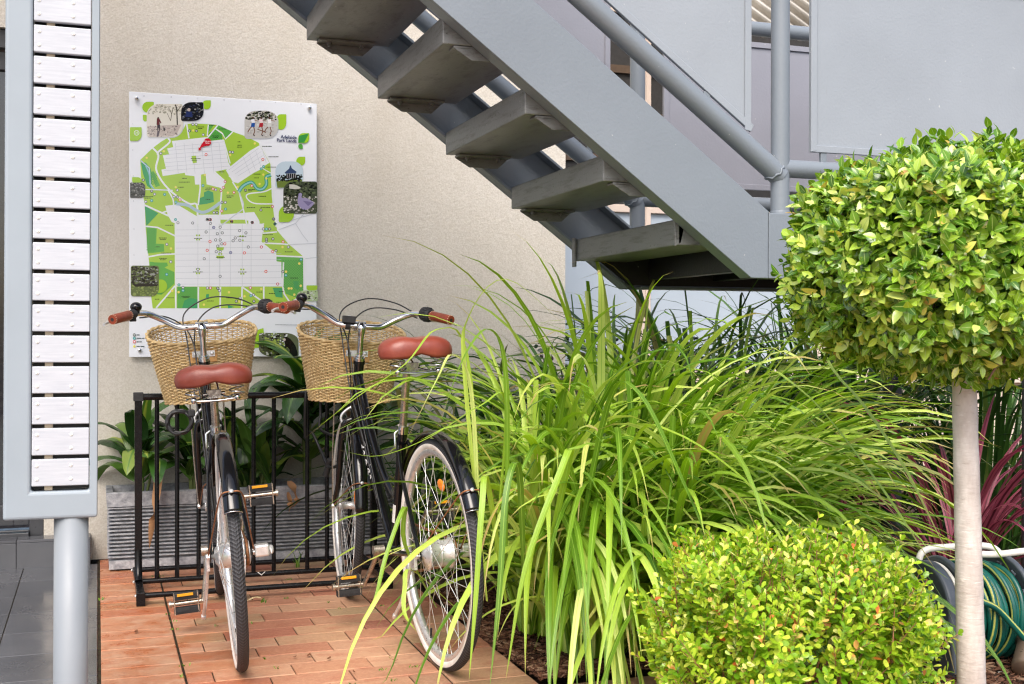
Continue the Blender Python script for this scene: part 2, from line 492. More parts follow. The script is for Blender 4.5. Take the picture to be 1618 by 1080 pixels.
# ================================================================== walls and buildings
def walls():
    WY = 5.61
    mb = MB()
    mb.box((-.224, WY, 0), (2.239, WY+.32, 4.6))
    o = mb.build('rendered_wall', MT['render']); tag(o, 'cream sponge-textured rendered wall behind the staircase and the map', 'wall')
    # doorway on the far left
    d = empty('doorway', (-.75, WY, 0)); tag(d, 'dark framed glass doorway behind the slatted post', 'door')
    f = MB()
    f.box((.466, .02, .107), (.524, .16, 2.25)); f.box((-.55, .02, .107), (-.49, .16, 2.25)); f.box((-.55, .02, 2.25), (.524, .16, 2.33))
    f.box((.40,.05,.16),(.464,.11,2.24)); f.box((-.488,.05,.16),(-.42,.11,2.24)); f.box((-.42,.05,2.16),(.40,.11,2.24)); f.box((-.42,.05,.16),(.40,.11,.25))
    f.build('frame', MT['dark_frame'], d, bevel=.003)
    p = MB(); p.box((-.42,.075,.25),(.40,.085,2.16)); p.build('pane', MT['dark_glass'], d)
    t = MB(); t.box((-.49,-.01,.109),(.466,.15,.135)); t.box((-.49,.0,.137),(.466,.02,.146)); t.build('threshold', MT['dark_frame'], d, bevel=.003)
    mb = MB(); mb.box((-1.30, WY, 2.335), (-.2245, WY+.32, 4.6)); mb.box((-4.0, WY, 0), (-1.302, WY+.32, 4.6))
    o = mb.build('rendered_wall', MT['render']); tag(o, 'cream rendered wall around and above the dark doorway', 'wall')
    # tiled step under the door
    s = MB()
    x = -.03
    while x > -1.8:
        s.box((x-.298, 5.5, -.01), (x, 5.515, .1065)); s.box((x-.298, 5.502, .107-.012+.012), (x, 5.608, .119)); x -= .30
    s.box((-1.83, 5.516, -.01), (-.031, 5.609, .1065))
    o = s.build('door_step', MT['tile'], bevel=.0015, seg=1); tag(o, 'low charcoal tiled step along the wall below the doorway', 'step')
    # door mat
    dm = empty('doormat', (-.62, 5.16, 0)); tag(dm, 'brown coir doormat with black border on the dark tiles', 'doormat')
    b = MB(); b.box((-.42,-.28,.001),(.2,.27,.012)); b.build('rubber_border', MT['rubber'], dm, bevel=.004)
    m = NT('coir'); co = m.coord(); m.set(color=m.ramp(m.noise(co, 160, 4, .7), [(.3, S(96,66,34)), (.7, S(196,156,98))]), rough=.95); m.bump(m.noise(co, 220, 3), 1, .004)
    b = MB(); b.box((-.37,-.235,.0125),(.15,.225,.022)); b.build('coir_mat', m.m, dm, bevel=.003)
    # recessed building with frosted windows, right of the wall
    BY = 7.05
    w = empty('shopfront', (2.2, BY, 0)); tag(w, 'recessed pale building front with frosted windows beyond the staircase', 'building')
    z0 = .74
    b = MB(); b.box((-.0, .0, -.02), (7.5, .22, .66)); b.box((0,.0,3.15),(7.5,.25,5.2)); b.build('wall', MT['winframe'], w)
    b = MB(); b.box((0,-.06,.662),(7.5,.05,.705)); b.box((0,-.03,.707),(7.5,.05,.735)); b.build('sill', MT['winframe'], w, bevel=.004)
    xs = [0.0, 1.17, 2.5, 3.85, 5.2, 6.5]
    for i in range(5):
        fr = MB(); a, c = xs[i]+.001, xs[i+1]-.001
        fr.box((a,-.02,.738),(a+.035,.05,3.14)); fr.box((c-.035,-.02,.738),(c,.05,3.14)); fr.box((a+.035,-.02,.738),(c-.035,.05,.78)); fr.box((a+.035,-.02,3.09),(c-.035,.05,3.14)); fr.box((a+.035,-.02,1.80),(c-.035,.05,1.85))
        fo = fr.build('window', MT['winframe'], w, bevel=.003)
        p = MB(); p.box((a+.036,.01,.781),(c-.036,.02,1.799)); p.build('pane', MT['bluewin'], fo)
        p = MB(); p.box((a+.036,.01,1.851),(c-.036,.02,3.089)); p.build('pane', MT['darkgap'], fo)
        p = MB(); 
        for zz in (2.12, 2.4, 2.7): p.box((a+.036,-.012,zz),(c-.036,.006,zz+.05))
        p.build('transom', varied('brown timber', (.10,.062,.035,1), .6), fo)
    # return wall that closes the recess on its left
    mb = MB(); mb.box((2.0, 5.935, 0), (2.198, 7.3, 4.6)); tag(mb.build('rendered_wall', MT['render']), 'side return of the cream wall leading back to the frosted windows', 'wall')
    # corrugated awning seen through the rails
    mb = MB(); n = 22; vs = []; fs = []
    for i in range(n*6+1):
        s_ = i/(n*6); off = .016*sin(s_*n*2*pi); h_ = s_*1.5
        vs += [(3.32, 6.2+off, 3.35-1.1+h_), (5.6, 6.2+off, 3.35-1.1+h_-1.25)]
    for i in range(n*6): fs.append((2*i, 2*i+1, 2*i+3, 2*i+2))
    mb.add(vs, fs, smooth=True)
    bmc = mb.mesh('corrugated_screen', varied('cream corrugated sheet', S(206,200,190), .5, amt=.05))
    import bmesh
    bm_ = bmesh.new(); bm_.from_mesh(bmc)
    for co_, no_ in (((0,0,2.78),(0,0,-1)), ((0,0,3.7),(0,0,1))):
        bmesh.ops.bisect_plane(bm_, geom=bm_.verts[:]+bm_.edges[:]+bm_.faces[:], plane_co=co_, plane_no=no_, clear_outer=True)
    bm_.to_mesh(bmc); bm_.free()
    o = link('corrugated_screen', bmc); sd = o.modifiers.new('solid', 'SOLIDIFY'); sd.thickness = .002
    tag(o, 'cream corrugated screen with slanting ribs high behind the far handrail', 'screen')
walls()
# ================================================================== steel staircase
def stairs():
    NY = 3.27; FY = 4.20                       # outer face of near stringer, inner face of far stringer
    st = empty('staircase', (2.0, 3.7, 0)); tag(st, 'blue-grey painted steel staircase with landing, pipe rails and sheet panels', 'staircase')
    L = Matrix.Translation((-2.0, -3.7, 0))
    def mb():
        m_ = MB(); m_.T = L; return m_
    zb = lambda X: 1.578 - .745*(X-1.4)        # under edge of the stringers
    up = .256
    xt = -1.0
    ze = 1.182; xe = 1.4 + (1.578-ze)/.745
    zt_e = ze + .205; xte = 1.4 + (1.578+up-zt_e)/.745
    def stringer(ya, yb, web_front):
        m_ = mb()
        poly = [(xt, zb(xt)), (xe, ze), (xe+.06, ze), (xe+.06, zt_e), (xte, zt_e), (xt, zb(xt)+up)]
        w = .012
        if web_front: m_.prism(poly, ya, ya+w)
        else: m_.prism(poly, yb-w, yb)
        # flanges of the channel, bottom and top
        d = V((1, 0, -.745)).normalized(); n = V((d.z*-1, 0, d.x))
        y0, y1 = (ya+w+.0005, yb) if web_front else (ya, yb-w-.0005)
        def flange(p0, p1, th):
            a, b = V(p0), V(p1); dd = (b-a).normalized(); nn = V((-dd.z, 0, dd.x))*th
            vs = [(a.x,y0,a.z),(b.x,y0,b.z),(b.x,y1,b.z),(a.x,y1,a.z)]; vs += [(x+nn.x, y, z+nn.z) for x, y, z in vs]
            m_.add(vs, [(0,1,2,3),(4,7,6,5),(0,4,5,1),(1,5,6,2),(2,6,7,3),(3,7,4,0)])
        flange((xt, 0, zb(xt)+.0008), (xe, 0, ze+.0008), .010)
        flange((xt, 0, zb(xt)+up-.0128), (xte, 0, zt_e-.0128), .010)
        m_.build('stringer', MT['steel'], st, bevel=.0035)
    stringer(NY, NY+.07, True); stringer(FY-.0, FY+.07, False)
    # treads, folded steel pans carried on angle cleats
    for k in range(-0, 11):
        x0 = 1.712 - .2545*k; zt = 1.366 + .1885*k; th = .082
        t = mb(); ya, yb = NY+.072, FY-.002; x1 = x0+.295
        if k == 0: x1 = 1.93
        t.box((x0, ya, zt-th), (x1, yb, zt))
        to = t.build('tread', MT['tread'], st, bevel=.004)
        def cleat(y0, y1):
            c = mb()
            zc = zt-th-.0015
            c.box((x0+.035, y0, zc-.007), (x0+.235, y1, zc))
            c.prism([(x0+.035, zc-.0072), (x0+.235, zc-.0072), (x0+.20, zc-.04), (x0+.09, zc-.04)], *( (y1-.006, y1) if y1 > 3.8 else (y0, y0+.006)))
            co = c.build('cleat', MT['tread'], to, bevel=.001, seg=1)
            for xx in (x0+.075, x0+.19):
                yy = (y0+y1)/2
                b = mb(); b.lathe([(0,0),(.010,0),(.010,-.008),(0,-.008)], 6, T=Matrix.Translation((xx, yy, zc-.0072)), smooth=False)
                b.lathe([(0,-.008),(.006,-.008),(.006,-.014),(0,-.014)], 8, T=Matrix.Translation((xx, yy, zc-.0072)))
                b.build('bolt', MT['tread'], to)
        if k > 0:
            cleat(FY-.062, FY-.003); cleat(NY+.074, NY+.125)
        else:
            gz = mb(); gz.prism([(x0-.012, zt+.004),(x0+.03, zt+.004),(x0+.012, zt-.075),(x0-.008, zt-.085)], ya-.0,ya+.012); gz.build('gusset', MT['tread'], to, bevel=.002)
            gz = mb(); gz.prism([(x0-.012, zt+.004),(x0-.002, zt+.004),(x0-.002, zt-.105),(x0-.010, zt-.105)], yb-.03,yb-.002); gz.build('gusset', MT['tread'], to, bevel=.002)
    # landing
    XA, XB = xe+.062, 3.60
    fr = mb()
    fr.box((XA, NY, ze), (XB, NY+.012, zt_e)); fr.box((XA, NY+.0125, ze+.0006), (XB, NY+.07, ze+.0105)); fr.box((XA, NY+.0125, zt_e-.012), (XB, NY+.07, zt_e-.002))
    fr.box((XA, FY+.058, ze), (XB, FY+.07, zt_e)); fr.box((XA, FY, ze+.0006), (XB, FY+.0575, ze+.0105))
    fr.box((XB-.012, NY+.072, ze), (XB, FY-.002, zt_e-.014))
    fr.build('landing_frame', MT['steel'], st, bevel=.002)
    for x in (2.02, 2.30, 2.58, 2.86, 3.15, 3.40):
        b = mb(); b.box((x, NY+.073, ze+.035), (x+.05, FY-.012, 1.325)); b.build('landing_beam', MT['shade_steel'], st, bevel=.002)  # cross beams, coloured with the painted shade of the underside
    b = mb(); b.prism([(1.80, zb(1.80)+.016), (xe+.01, ze+.013), (XB-.02, ze+.013), (XB-.02, 1.325), (1.80, 1.325)], FY-.0105, FY-.0015); b.build('landing_shade_lining', MT['shade_steel'], st)  # added dark plate that paints the shade over the far channel
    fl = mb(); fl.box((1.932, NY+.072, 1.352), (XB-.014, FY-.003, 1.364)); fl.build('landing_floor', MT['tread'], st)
    fl = mb(); fl.box((1.933, NY+.073, 1.327), (XB-.015, FY-.004, 1.350)); fl.build('landing_shade_lining', MT['shade_steel'], st)  # added dark sheet that paints the shade below the floor
    for x, y in ((3.12, 4.15), (3.12, 3.36)):
        c = mb(); c.tube([(x, y, -.02), (x, y, ze-.001)], .038, 16); c.lathe([(0,0),(.07,0),(.07,.012),(0,.012)], 20, T=Matrix.Translation((x,y,.03)))
        c.build('column', MT['dark_frame'], st)
    # rails
    def pipe(name, pts, r=.034, n=18):
        p = mb(); p.tube(pts, r, n, smooth=True); return p.build(name, MT['steel'], st)
    def railline(X, base): return base - .735*(X-1.539)
    for side, Yr, px in (('near', 3.305, 2.055), ('far', 4.24, 1.995)):
        b0 = 1.888 if side == 'near' else 1.855
        pipe('lower_rail', [(-1.0, Yr, railline(-1.0, b0)), (px, Yr, railline(px, b0))])
        pipe('handrail', [(-1.0, Yr, railline(-1.0, b0)+.78), (px, Yr, railline(px, b0)+.78)], .03)
        pp = MB(); pp.T = L
        pp.tube([(px, Yr, zt_e-.06), (px, Yr, 2.33)], .030, 18); pp.sphere((px, Yr, 2.33), .030)
        d_ = V((-1,0,.735)).normalized(); bc = V((px,Yr,railline(px,b0)))+d_*.036; s1 = V((0,1,0)); s2 = d_.cross(s1)
        pp.tube([bc+(s1*cos(q*pi/12)+s2*sin(q*pi/12))*.0345+d_*(.004*sin(q*2.1)+.016*abs(cos(q*pi/12))*-1) for q in range(24)], [.0035+.0012*sin(q*3.3) for q in range(24)], 6, closed=True, caps=False)
        pp.lathe([(.031,-.012),(.034,0),(.031,.012)], 16, T=Matrix.Translation((px, Yr, zt_e+.0)))
        pp.build('post', MT['steel'], st)
        pipe('lower_rail', [(px+.0, Yr, 1.535), (3.58, Yr, 1.535)], .029)
        pipe('handrail', [(px+.0, Yr, 2.246), (3.58, Yr, 2.246)], .029)
        pp = MB(); pp.T = L; pp.tube([(3.57, Yr, zt_e-.06), (3.57, Yr, 2.33)], .03, 18); pp.build('post', MT['steel'], st)
        for X in (.9, -.3):
            pp = MB(); pp.T = L; pp.tube([(X, Yr, zb(X)+.20), (X, Yr, railline(X, b0)+.78)], .024, 14); pp.build('post', MT['steel'], st)
        # infill sheets with an angle border
        pm = MT['panel'] if side == 'near' else MT['panel_far']
        xr = 1.945 if side == 'near' else 1.875
        gapz = .043
        def sheet(poly, yc):
            s = mb(); s.prism(poly, yc-.003, yc+.003); so = s.build('infill_panel', pm, st)
            e = mb(); n = len(poly); cx = sum(p[0] for p in poly)/n; cz = sum(p[1] for p in poly)/n
            for i in range(n):
                a = V((poly[i][0], 0, poly[i][1])); c = V((poly[(i+1)%n][0], 0, poly[(i+1)%n][1]))
                d = (c-a).normalized(); nn = V((-d.z, 0, d.x))
                if nn.dot(V((cx,0,cz))-a) < 0: nn = -nn
                w = .022; a2 = a+nn*w+d*w*.2; c2 = c+nn*w-d*w*.2
                for (ya, yb) in ((yc-.0095-.0004*i, yc-.0035),):
                    vs = [(a.x,ya,a.z),(c.x,ya,c.z),(c2.x,ya,c2.z),(a2.x,ya,a2.z),(a.x,yb,a.z),(c.x,yb,c.z),(c2.x,yb,c2.z),(a2.x,yb,a2.z)]
                    e.add(vs, [(0,3,2,1),(4,5,6,7),(0,1,5,4),(1,2,6,5),(2,3,7,6),(3,0,4,7)])
            e.build('panel_border', pm, so, bevel=.0012, seg=1)
        def rl(X, off): return railline(X, b0)+off
        yc = Yr
        sheet([(-.98, rl(-.98, .055)), (xr, rl(xr, .055)), (xr, rl(xr, .715)), (-.98, rl(-.98, .715))], yc)
        for X in ((.35, .85, 1.35, 1.78)):
            tb = mb(); tb.box((X, yc-.006, rl(X, .026)), (X+.022, yc+.006, rl(X+.02, .066))); tb.build('weld_tab', MT['steel'], st, bevel=.002)
        x2 = 2.163 if side == 'near' else 2.105
        sheet([(x2, 1.592), (3.50, 1.592), (3.50, 2.19), (x2, 2.19)], yc)
        for X in (x2+.04, 2.8, 3.4):
            for zz in (1.562, 2.188):
                tb = mb(); tb.box((X, yc-.006, zz), (X+.022, yc+.006, zz+.032)); tb.build('weld_tab', MT['steel'], st, bevel=.002)
    # upper landing
    ul = mb(); zz = zb(-1.0)+up-.2; ul.box((-2.6, NY, zz), (-1.002, FY+.07, zz+.2)); ul.build('landing_frame', MT['steel'], st, bevel=.003)
    c = mb(); c.tube([(-2.4, 3.4, 0), (-2.4, 3.4, zz)], .045, 16); c.tube([(-2.4, 4.15, 0), (-2.4, 4.15, zz)], .045, 16); c.build('column', MT['steel'], st)
stairs()

# ================================================================== slatted post sign in the foreground
def letterbox():
    D = 2.9
    p0 = at(1.5, 822, D/ (1)); 
    Y = p0.y; px = lambda x: on_y(x, 500, Y).x
    pz = lambda y, x=75: on_y(x, y, Y).z
    xl, xr, zb_ = px(2), px(152), pz(822)
    root = empty('slatted_post', ((xl+xr)/2, Y, 0)); tag(root, 'grey steel frame with white screwed slats on a round post, left foreground', 'post')
    root.rotation_euler = (0, R(.30), 0)
    T = Matrix.Translation((-(xl+xr)/2, -Y, 0))
    def mb():
        m_ = MB(); m_.T = T; return m_
    # compensate the slight lean about the ground point
    zt = 2.35; sl, sr = px(46), px(139); zs = pz(778)
    f = mb()
    ro = [(xl, zb_), (xr, zb_), (xr, zt), (xl, zt)]; ri = [(sl, zs), (sr, zs), (sr, zt-.045), (sl, zt-.045)]
    f.add([(a, yy, b) for yy in (Y, Y+.09) for a, b in ro+ri],
          [q for i in range(4) for j in [(i+1) % 4] for q in ((i, j, 4+j, 4+i), (8+i, 12+i, 12+j, 8+j), (i, 8+i, 8+j, j), (4+i, 4+j, 12+j, 12+i))])
    f.build('frame', varied('pale grey paint', S(146,156,164), .42, amt=.05, scale=4, bump=.15, bscale=120), root, bevel=.007, seg=3)
    bk = mb(); bk.box((sl+.001, Y+.05, zs+.001), (sr-.001, Y+.058, zt-.046)); bk.build('backing', MT['dark_frame'], root)
    wp = MT['wood']
    b = mb(); xx = px(67); b.box((xx, Y+.022, zs+.001), (px(80), Y+.0495, zt-.046)); b.build('batten', varied('cream batten', S(226,208,180), .6, amt=.08), root)
    wm = NT('white painted timber slat'); co = wm.coord('Object', (2, 1, 30))
    c = wm.ramp(wm.noise(co, 6, 5, .65), [(.3, S(172,176,184)), (.72, S(190,193,199))])
    c = wm.mixc(wm.ramp(wm.noise(wm.coord('Object', (3, 1, 40)), 9, 5, .75), [(.60, BW(0)), (.74, BW(.35))]), c, S(146,148,152))
    wm.set(color=c, rough=.45); wm.bump(wm.noise(co, 8, 5), .12, .002)
    pitch = (pz(290) - pz(339)); hgt = pitch*.87
    zc = pz(727)-hgt
    k = 0
    while zc < zt-.12:
        s = mb(); s.box((sl+.0015, Y+.004, zc), (sr-.0015, Y+.0215, zc+hgt)); so = s.build('slat', wm.m, root, bevel=.0022)
        so.rotation_euler = (0, 0, 0)
        for fx in (.10, .68):
            for fz in (.26, .76):
                sc = mb()
                Tm = Matrix.Translation((mix(sl, sr, fx)+ (k % 3)*.0004, Y+.0038, zc+hgt*fz)) @ Matrix.Rotation(R(90), 4, 'X')
                sc.lathe([(0, .0012), (.0035, .0014), (.0046, .0004), (.0046, -.001)], 14, T=Tm)
                sc.lathe([(0, .0016), (.0014, .0016), (.0014, .001)], 8, mat=1, T=Tm)
                sc.build('screw', [MT['white_ink'], MT['alu']], so)
        zc += pitch; k += 1
    p = mb(); a = px(82); c_ = px(138); r = (c_-a)/2; xc = (a+c_)/2
    p.lathe([(r, -.02), (r, zb_-.0005), (0, zb_-.0005)], 40, T=Matrix.Translation((xc, Y+.045, 0)))
    p.lathe([(r+.03, .001), (r+.03, .010), (r, .010)], 40, T=Matrix.Translation((xc, Y+.045, 0)))
    p.build('pole', varied('grey round post paint', S(132,138,144), .5, amt=.06, scale=5, bump=.1), root)
letterbox()

# ================================================================== planter trough
def planter():
    X0, X1, Y0, Y1, Hh = .035, 1.36, 5.28, 5.56, .335
    root = empty('planter_box', ((X0+X1)/2, (Y0+Y1)/2, 0)); tag(root, 'long ribbed grey zinc trough against the wall behind the bicycle rack', 'planter')
    T = Matrix.Translation((-(X0+X1)/2, -(Y0+Y1)/2, 0))
    mb = MB(); mb.T = T
    zm = NT('weathered ribbed zinc'); co = zm.coord()
    c = zm.ramp(zm.noise(zm.coord('Object', (1, 1, 1.3)), 34, 5, .7), [(.3, S(112,114,120)), (.5, S(156,158,163)), (.72, S(196,197,200))])
    zm.set(color=c, rough=.5, metal=0.0); zm.bump(zm.noise(co, 90, 4), .4, .002)
    levels = []
    z = .045; n = 14; pit = (Hh-.062-.05)/n
    levels.append((.0, .012)); levels.append((0.0, .014)); levels = [(.010, .004), (.045, .004)]
    for i in range(n):
        zb = .05+i*pit
        for t, o in ((0, -.022), (.34, -.022), (.46, .003), (.56, .008), (.80, .008), (.93, .000)):
            levels.append((zb+t*pit, o*.9+.002))
    levels += [(Hh-.062, -.003), (Hh-.060, .013), (Hh-.003, .016), (Hh, .013), (Hh, -.012), (Hh-.05, -.014)]
    vs = []; fs = []
    for z, o in levels:
        vs += [(X0-o+.014, Y0-o+.014, z), (X1+o-.014, Y0-o+.014, z), (X1+o-.014, Y1+o-.014, z), (X0-o+.014, Y1+o-.014, z)]
    for i in range(len(levels)-1):
        for j in range(4):
            a = i*4+j; b = i*4+(j+1) % 4; fs.append((a, b, b+4, a+4))
    mb.add(vs, fs); mb.build('trough', zm.m, root)
    s = MB(); s.T = T; s.add([(X0+.03,Y0+.03,Hh-.03),(X1-.03,Y0+.03,Hh-.03),(X1-.03,Y1-.03,Hh-.03),(X0+.03,Y1-.03,Hh-.03)], [(0,1,2,3)]); s.build('soil', MT['soil'], root)
    for x in (X0+.08, X1-.08):
        f = MB(); f.T = T; f.box((x-.04,Y0+.03,0.0005),(x+.04,Y1-.03,.0095)); f.build('foot', MT['rubber'], root)
planter()

# ================================================================== bicycle rack
RACK_BARS = [.2196, .296, .3785, .5134, .593, .6737, .809, .890]
def rack():
    root = empty('bicycle_rack', (.6, 4.85, 0)); tag(root, 'black tubular bicycle rack on the bricks with upright bars', 'bicycle rack')
    T = Matrix.Translation((-.6, -4.85, 0)); XL, XR = .15, 1.085
    def mb():
        m_ = MB(); m_.T = T; return m_
    M_ = MT['black_metal']
    for y in (4.60, 4.865, 5.11):
        r = mb(); r.tube([(XL+.012, y, .036), (XR-.012, y, .036)], .0105, 14); r.build('ground_rail', M_, root)
    tr = mb(); tr.tube([(XL+.001, 4.865, .758), (XR-.001, 4.865, .758)], .0135, 16); tr.build('top_rail', M_, root)
    for x in RACK_BARS+[.985]:
        b = mb(); b.tube([(x, 4.865, .036), (x, 4.865, .758)], .0088, 12); b.build('bar', M_, root)
        
    for x in (XL, XR):
        s = mb()
        s.box((x-.014, 4.851, .16), (x+.014, 4.879, .745))
        s.build('end_post', M_, root, bevel=.002)
        # swept lower part running to the front and the foot bar
        s = mb(); s.tube([(x, 4.865, .17), (x, 4.862, .12), (x, 4.85, .075), (x, 4.82, .045)], .0145, 12)
        s.box((x-.014, 4.585, .022), (x+.014, 5.125, .034+.012)); s.box((x-.016, 4.582, .0005), (x+.016, 4.612, .0495))
        s.build('foot_bar', M_, root, bevel=.002)
        c = mb(); c.box((x-.019, 4.846, .742), (x+.019, 4.884, .776)); c.build('corner_cap', MT['rubber'], root, bevel=.003)
        for y in (4.60, 4.865, 5.11):
            b = mb(); sgn = -1 if x < .5 else 1
            b.lathe([(0,.0),(.006,.0),(.006,.006),(0,.008)], 6, T=Matrix.Translation((x+sgn*.0142, y, .036)) @ Matrix.Rotation(R(90*sgn), 4, 'Y'))
            b.build('bolt', MT['alu'], root)
    # small white V mark on the middle rail
    v = mb(); xc = .623
    p = [(-.017,.007),(-.012,.007),(-.0,-.0035),(.012,.007),(.017,.007),(0,-.008)]
    v.add([(xc+a, 4.8535 - .0006*(1-abs(b)/.008), .040+b) for a, b in p], [(0,1,2,5),(5,2,3,4)]); v.build('maker_mark', MT['white_ink'], root)
rack()
# ================================================================== park map sign (flat artwork at its real place)
def text_mesh(txt, size, align='LEFT', shear=0, spacing=1.0, extrude=0):
    cu = bpy.data.curves.new('t', 'FONT'); cu.body = txt; cu.size = size; cu.align_x = align; cu.shear = shear
    cu.space_character = spacing; cu.extrude = extrude; cu.space_line = .82; cu.resolution_u = 3
    o = bpy.data.objects.new('t', cu); COL.objects.link(o); bpy.context.view_layer.update()
    dg = bpy.context.evaluated_depsgraph_get(); me = bpy.data.meshes.new_from_object(o.evaluated_get(dg))
    vs = [V(v.co) for v in me.vertices]; fs = [tuple(p.vertices) for p in me.polygons]
    bpy.data.objects.remove(o); bpy.data.curves.remove(cu); bpy.data.meshes.remove(me)
    return vs, fs

def sign():
    SY = 5.575
    rnd = random.Random(12)
    A = lambda x, y: on_y(180+x/4.697, 130+y/4.697, SY)
    B = lambda x, y: on_y(180+x/4.5, 340+y/4.5, SY)
    pTL = A(113, 73); pTR = A(1504, 151); pBL = B(127, 1012)
    x0, x1, zt, zb = pTL.x, pTR.x, pTL.z, pBL.z
    root = empty('map_sign', ((x0+x1)/2, SY, 0)); tag(root, 'white glass park map sign with green plan and small photos, on the cream wall', 'sign')
    T = Matrix.Translation((-(x0+x1)/2, -SY, 0))
    mb = MB(); mb.T = T; mb.box((x0, SY+.0005, zb), (x1, SY+.008, zt))
    gm = varied('white back-painted glass', S(236,240,246), .10, amt=.01, rvar=.02, spec=.55)
    mb.build('panel', gm, root, bevel=.0012, seg=1)
    art = MB(); art.T = T
    st = [0]; hold = [0]
    def nxt():
        if not hold[0]: st[0] += 1
        return SY - .0000045*st[0]
    def poly(pts, c, ref=A):
        if ref is not None: pts = [ref(*p) for p in pts]
        y = nxt()
        c = S(*c)
        art.add([(p.x, y, p.z) for p in pts], [tuple(range(len(pts)))], col=c)
    def line(pts, w, c, ref=A, closed=False):
        P = [ref(*p) for p in pts]; w = w*.000629/2
        y = nxt(); vs = []; fs = []
        n = len(P)
        for i in range(n):
            a = P[max(0, i-1)]; b = P[min(n-1, i+1)]; d = V((b.x-a.x, 0, b.z-a.z)).normalized(); nn = V((-d.z, 0, d.x))*w
            vs += [(P[i].x+nn.x, y, P[i].z+nn.z), (P[i].x-nn.x, y, P[i].z-nn.z)]
        for i in range(n-1): fs.append((2*i, 2*i+1, 2*i+3, 2*i+2))
        art.add(vs, fs, col=S(*c))
    def disc(x, y, r, c, ref=A, n=14):
        poly([(x+r*cos(2*pi*i/n), y+r*sin(2*pi*i/n)) for i in range(n)], c, ref)
    def curve(pts, s=5):
        q = smooth_path([(p[0], p[1], 0) for p in pts], s); return [(p.x, p.y) for p in q]
    LG = (168,206,72); DG = (96,176,76); DD = (58,160,98); WH = (236,239,244); RD = (236,240,244); GR = (196,202,210)
    to_A = lambda p: ((p[0]/4.5)*4.697, ((340-130)+p[1]/4.5)*4.697)
    # parkland base
    base = [(535,312),(600,310),(700,314),(770,320),(880,370),(980,405),(1080,455),(1130,540),(1168,600),(1172,690),(1185,860),(1200,1000)]
    base += [to_A(p) for p in [(1150,60),(1160,110),(1240,205),(1340,290),(1352,480),(1342,560),(1252,625),(1250,662),(275,665),(262,480),(250,340),(238,220),(225,90)]]
    base += [(228,900),(205,790),(195,580),(290,490),(350,445),(410,410),(470,400),(510,360)]
    poly(base, LG)
    # white city blocks
    poly([(430,440),(690,410),(700,440),(812,428),(850,600),(872,640),(640,690),(642,762),(602,762),(597,700),(530,692),(525,675),(362,700),(352,652),(386,645),(363,546),(410,540),(395,495),(440,485)], WH)
    poly([(830,655),(1010,510),(1080,470),(1130,560),(1152,600),(920,752),(882,742)], WH)
    poly([(680,682),(745,660),(835,740),(806,790),(688,760)], WH)
    poly([(870,640),(1000,600),(900,740),(850,700)], WH)
    poly([(380,920),(470,910),(620,1000),(640,1075),(450,1078),(400,990)], WH)
    poly([(620,985),(800,985),(1040,965),(1080,1030),(1080,1085),(600,1085)], WH)
    poly([(435,62),(1062,62),(1050,190),(1072,210),(1110,240),(1152,262),(1160,330),(1190,335),(1205,508),(440,510)], WH, B)
    poly([(380,40),(434,60),(432,150),(380,130)], LG, B)
    poly([(1015,0),(1060,0),(1060,62),(1040,60)], LG, B)
    poly([(760,40),(955,40),(955,62),(760,62)], LG, B)
    poly([(790,1022),(985,1022),(985,1047),(790,1047)], LG)
    # darker parks
    poly([(200,600),(235,600),(270,640),(285,700),(275,795),(245,770),(215,680)], DD)
    poly([(270,668),(295,664),(342,770),(310,782)], DG)
    poly([(705,378),(752,352),(800,380),(806,426),(690,440)], DG); poly([(770,320),(880,370),(830,420),(800,368),(755,345)], DG)
    poly([(700,318),(745,318),(705,370),(692,380)], DG)
    poly([(630,865),(668,850),(668,820),(700,806),(736,820),(742,890),(690,905),(632,912)], DD)
    poly([(228,920),(330,975),(260,1050),(240,1070)], DD)
    poly([(230,85),(305,98),(300,205),(355,208),(358,262),(240,275)], DG, B)
    poly([(252,332),(290,338),(378,340),(384,362),(360,376),(410,398),(430,408),(430,490),(372,540),(300,600),(258,470)], DG, B)
    poly([(262,560),(350,570),(290,655),(275,660)], LG, B)
    poly([(450,512),(594,512),(594,664),(450,664)], DG, B); poly([(485,664),(500,610),(540,590),(594,600),(594,664)], DD, B)
    poly([(1155,298),(1350,302),(1348,548),(1292,585),(1222,560),(1192,440),(1190,330),(1155,328)], DG, B)
    poly([(1275,470),(1312,470),(1316,530),(1280,520)], DD, B)
    poly([(1128,518),(1196,518),(1200,588),(1150,582)], DD, B); poly([(1265,600),(1345,612),(1350,640),(1275,640)], DD, B)
    poly([(655,565),(676,562),(674,600),(652,598)], DD, B); poly([(808,640),(860,655),(812,664)], DD, B)
    # chequered planting
    for (ax, ay, bx, by, ref) in ((232,100,300,265,B),(452,514,592,600,B),(1200,320,1345,540,B),(710,375,800,430,A),(275,675,325,770,A)):
        y = ay; r = 0; nxt(); hold[0] = 1
        while y < by-8:
            x = ax + (9 if r % 2 else 0)
            while x < bx-8:
                poly([(x,y),(x+9,y),(x+9,y+9),(x,y+9)], (76,158,72), ref); x += 18
            y += 9; r += 1
        hold[0] = 0
    # pale rounded fields
    for x, y, r, c in ((260,100,40,(196,222,130)),):
        pass
    # roads
    rd = (234,238,240)
    line(curve([(285,488),(330,545),(312,640),(345,720),(400,790),(470,850),(560,905),(615,915),(620,1075)]), 13, rd)
    line(curve([(400,415),(412,450),(330,520),(326,545)]), 12, rd); line([(540,312),(556,420)], 10, rd); line([(700,318),(692,402)], 8, rd)
    line([(772,320),(690,420)], 9, rd); line([(750,346),(806,385),(826,425),(880,372)], 9, rd); line([(812,428),(862,605)], 9, rd)
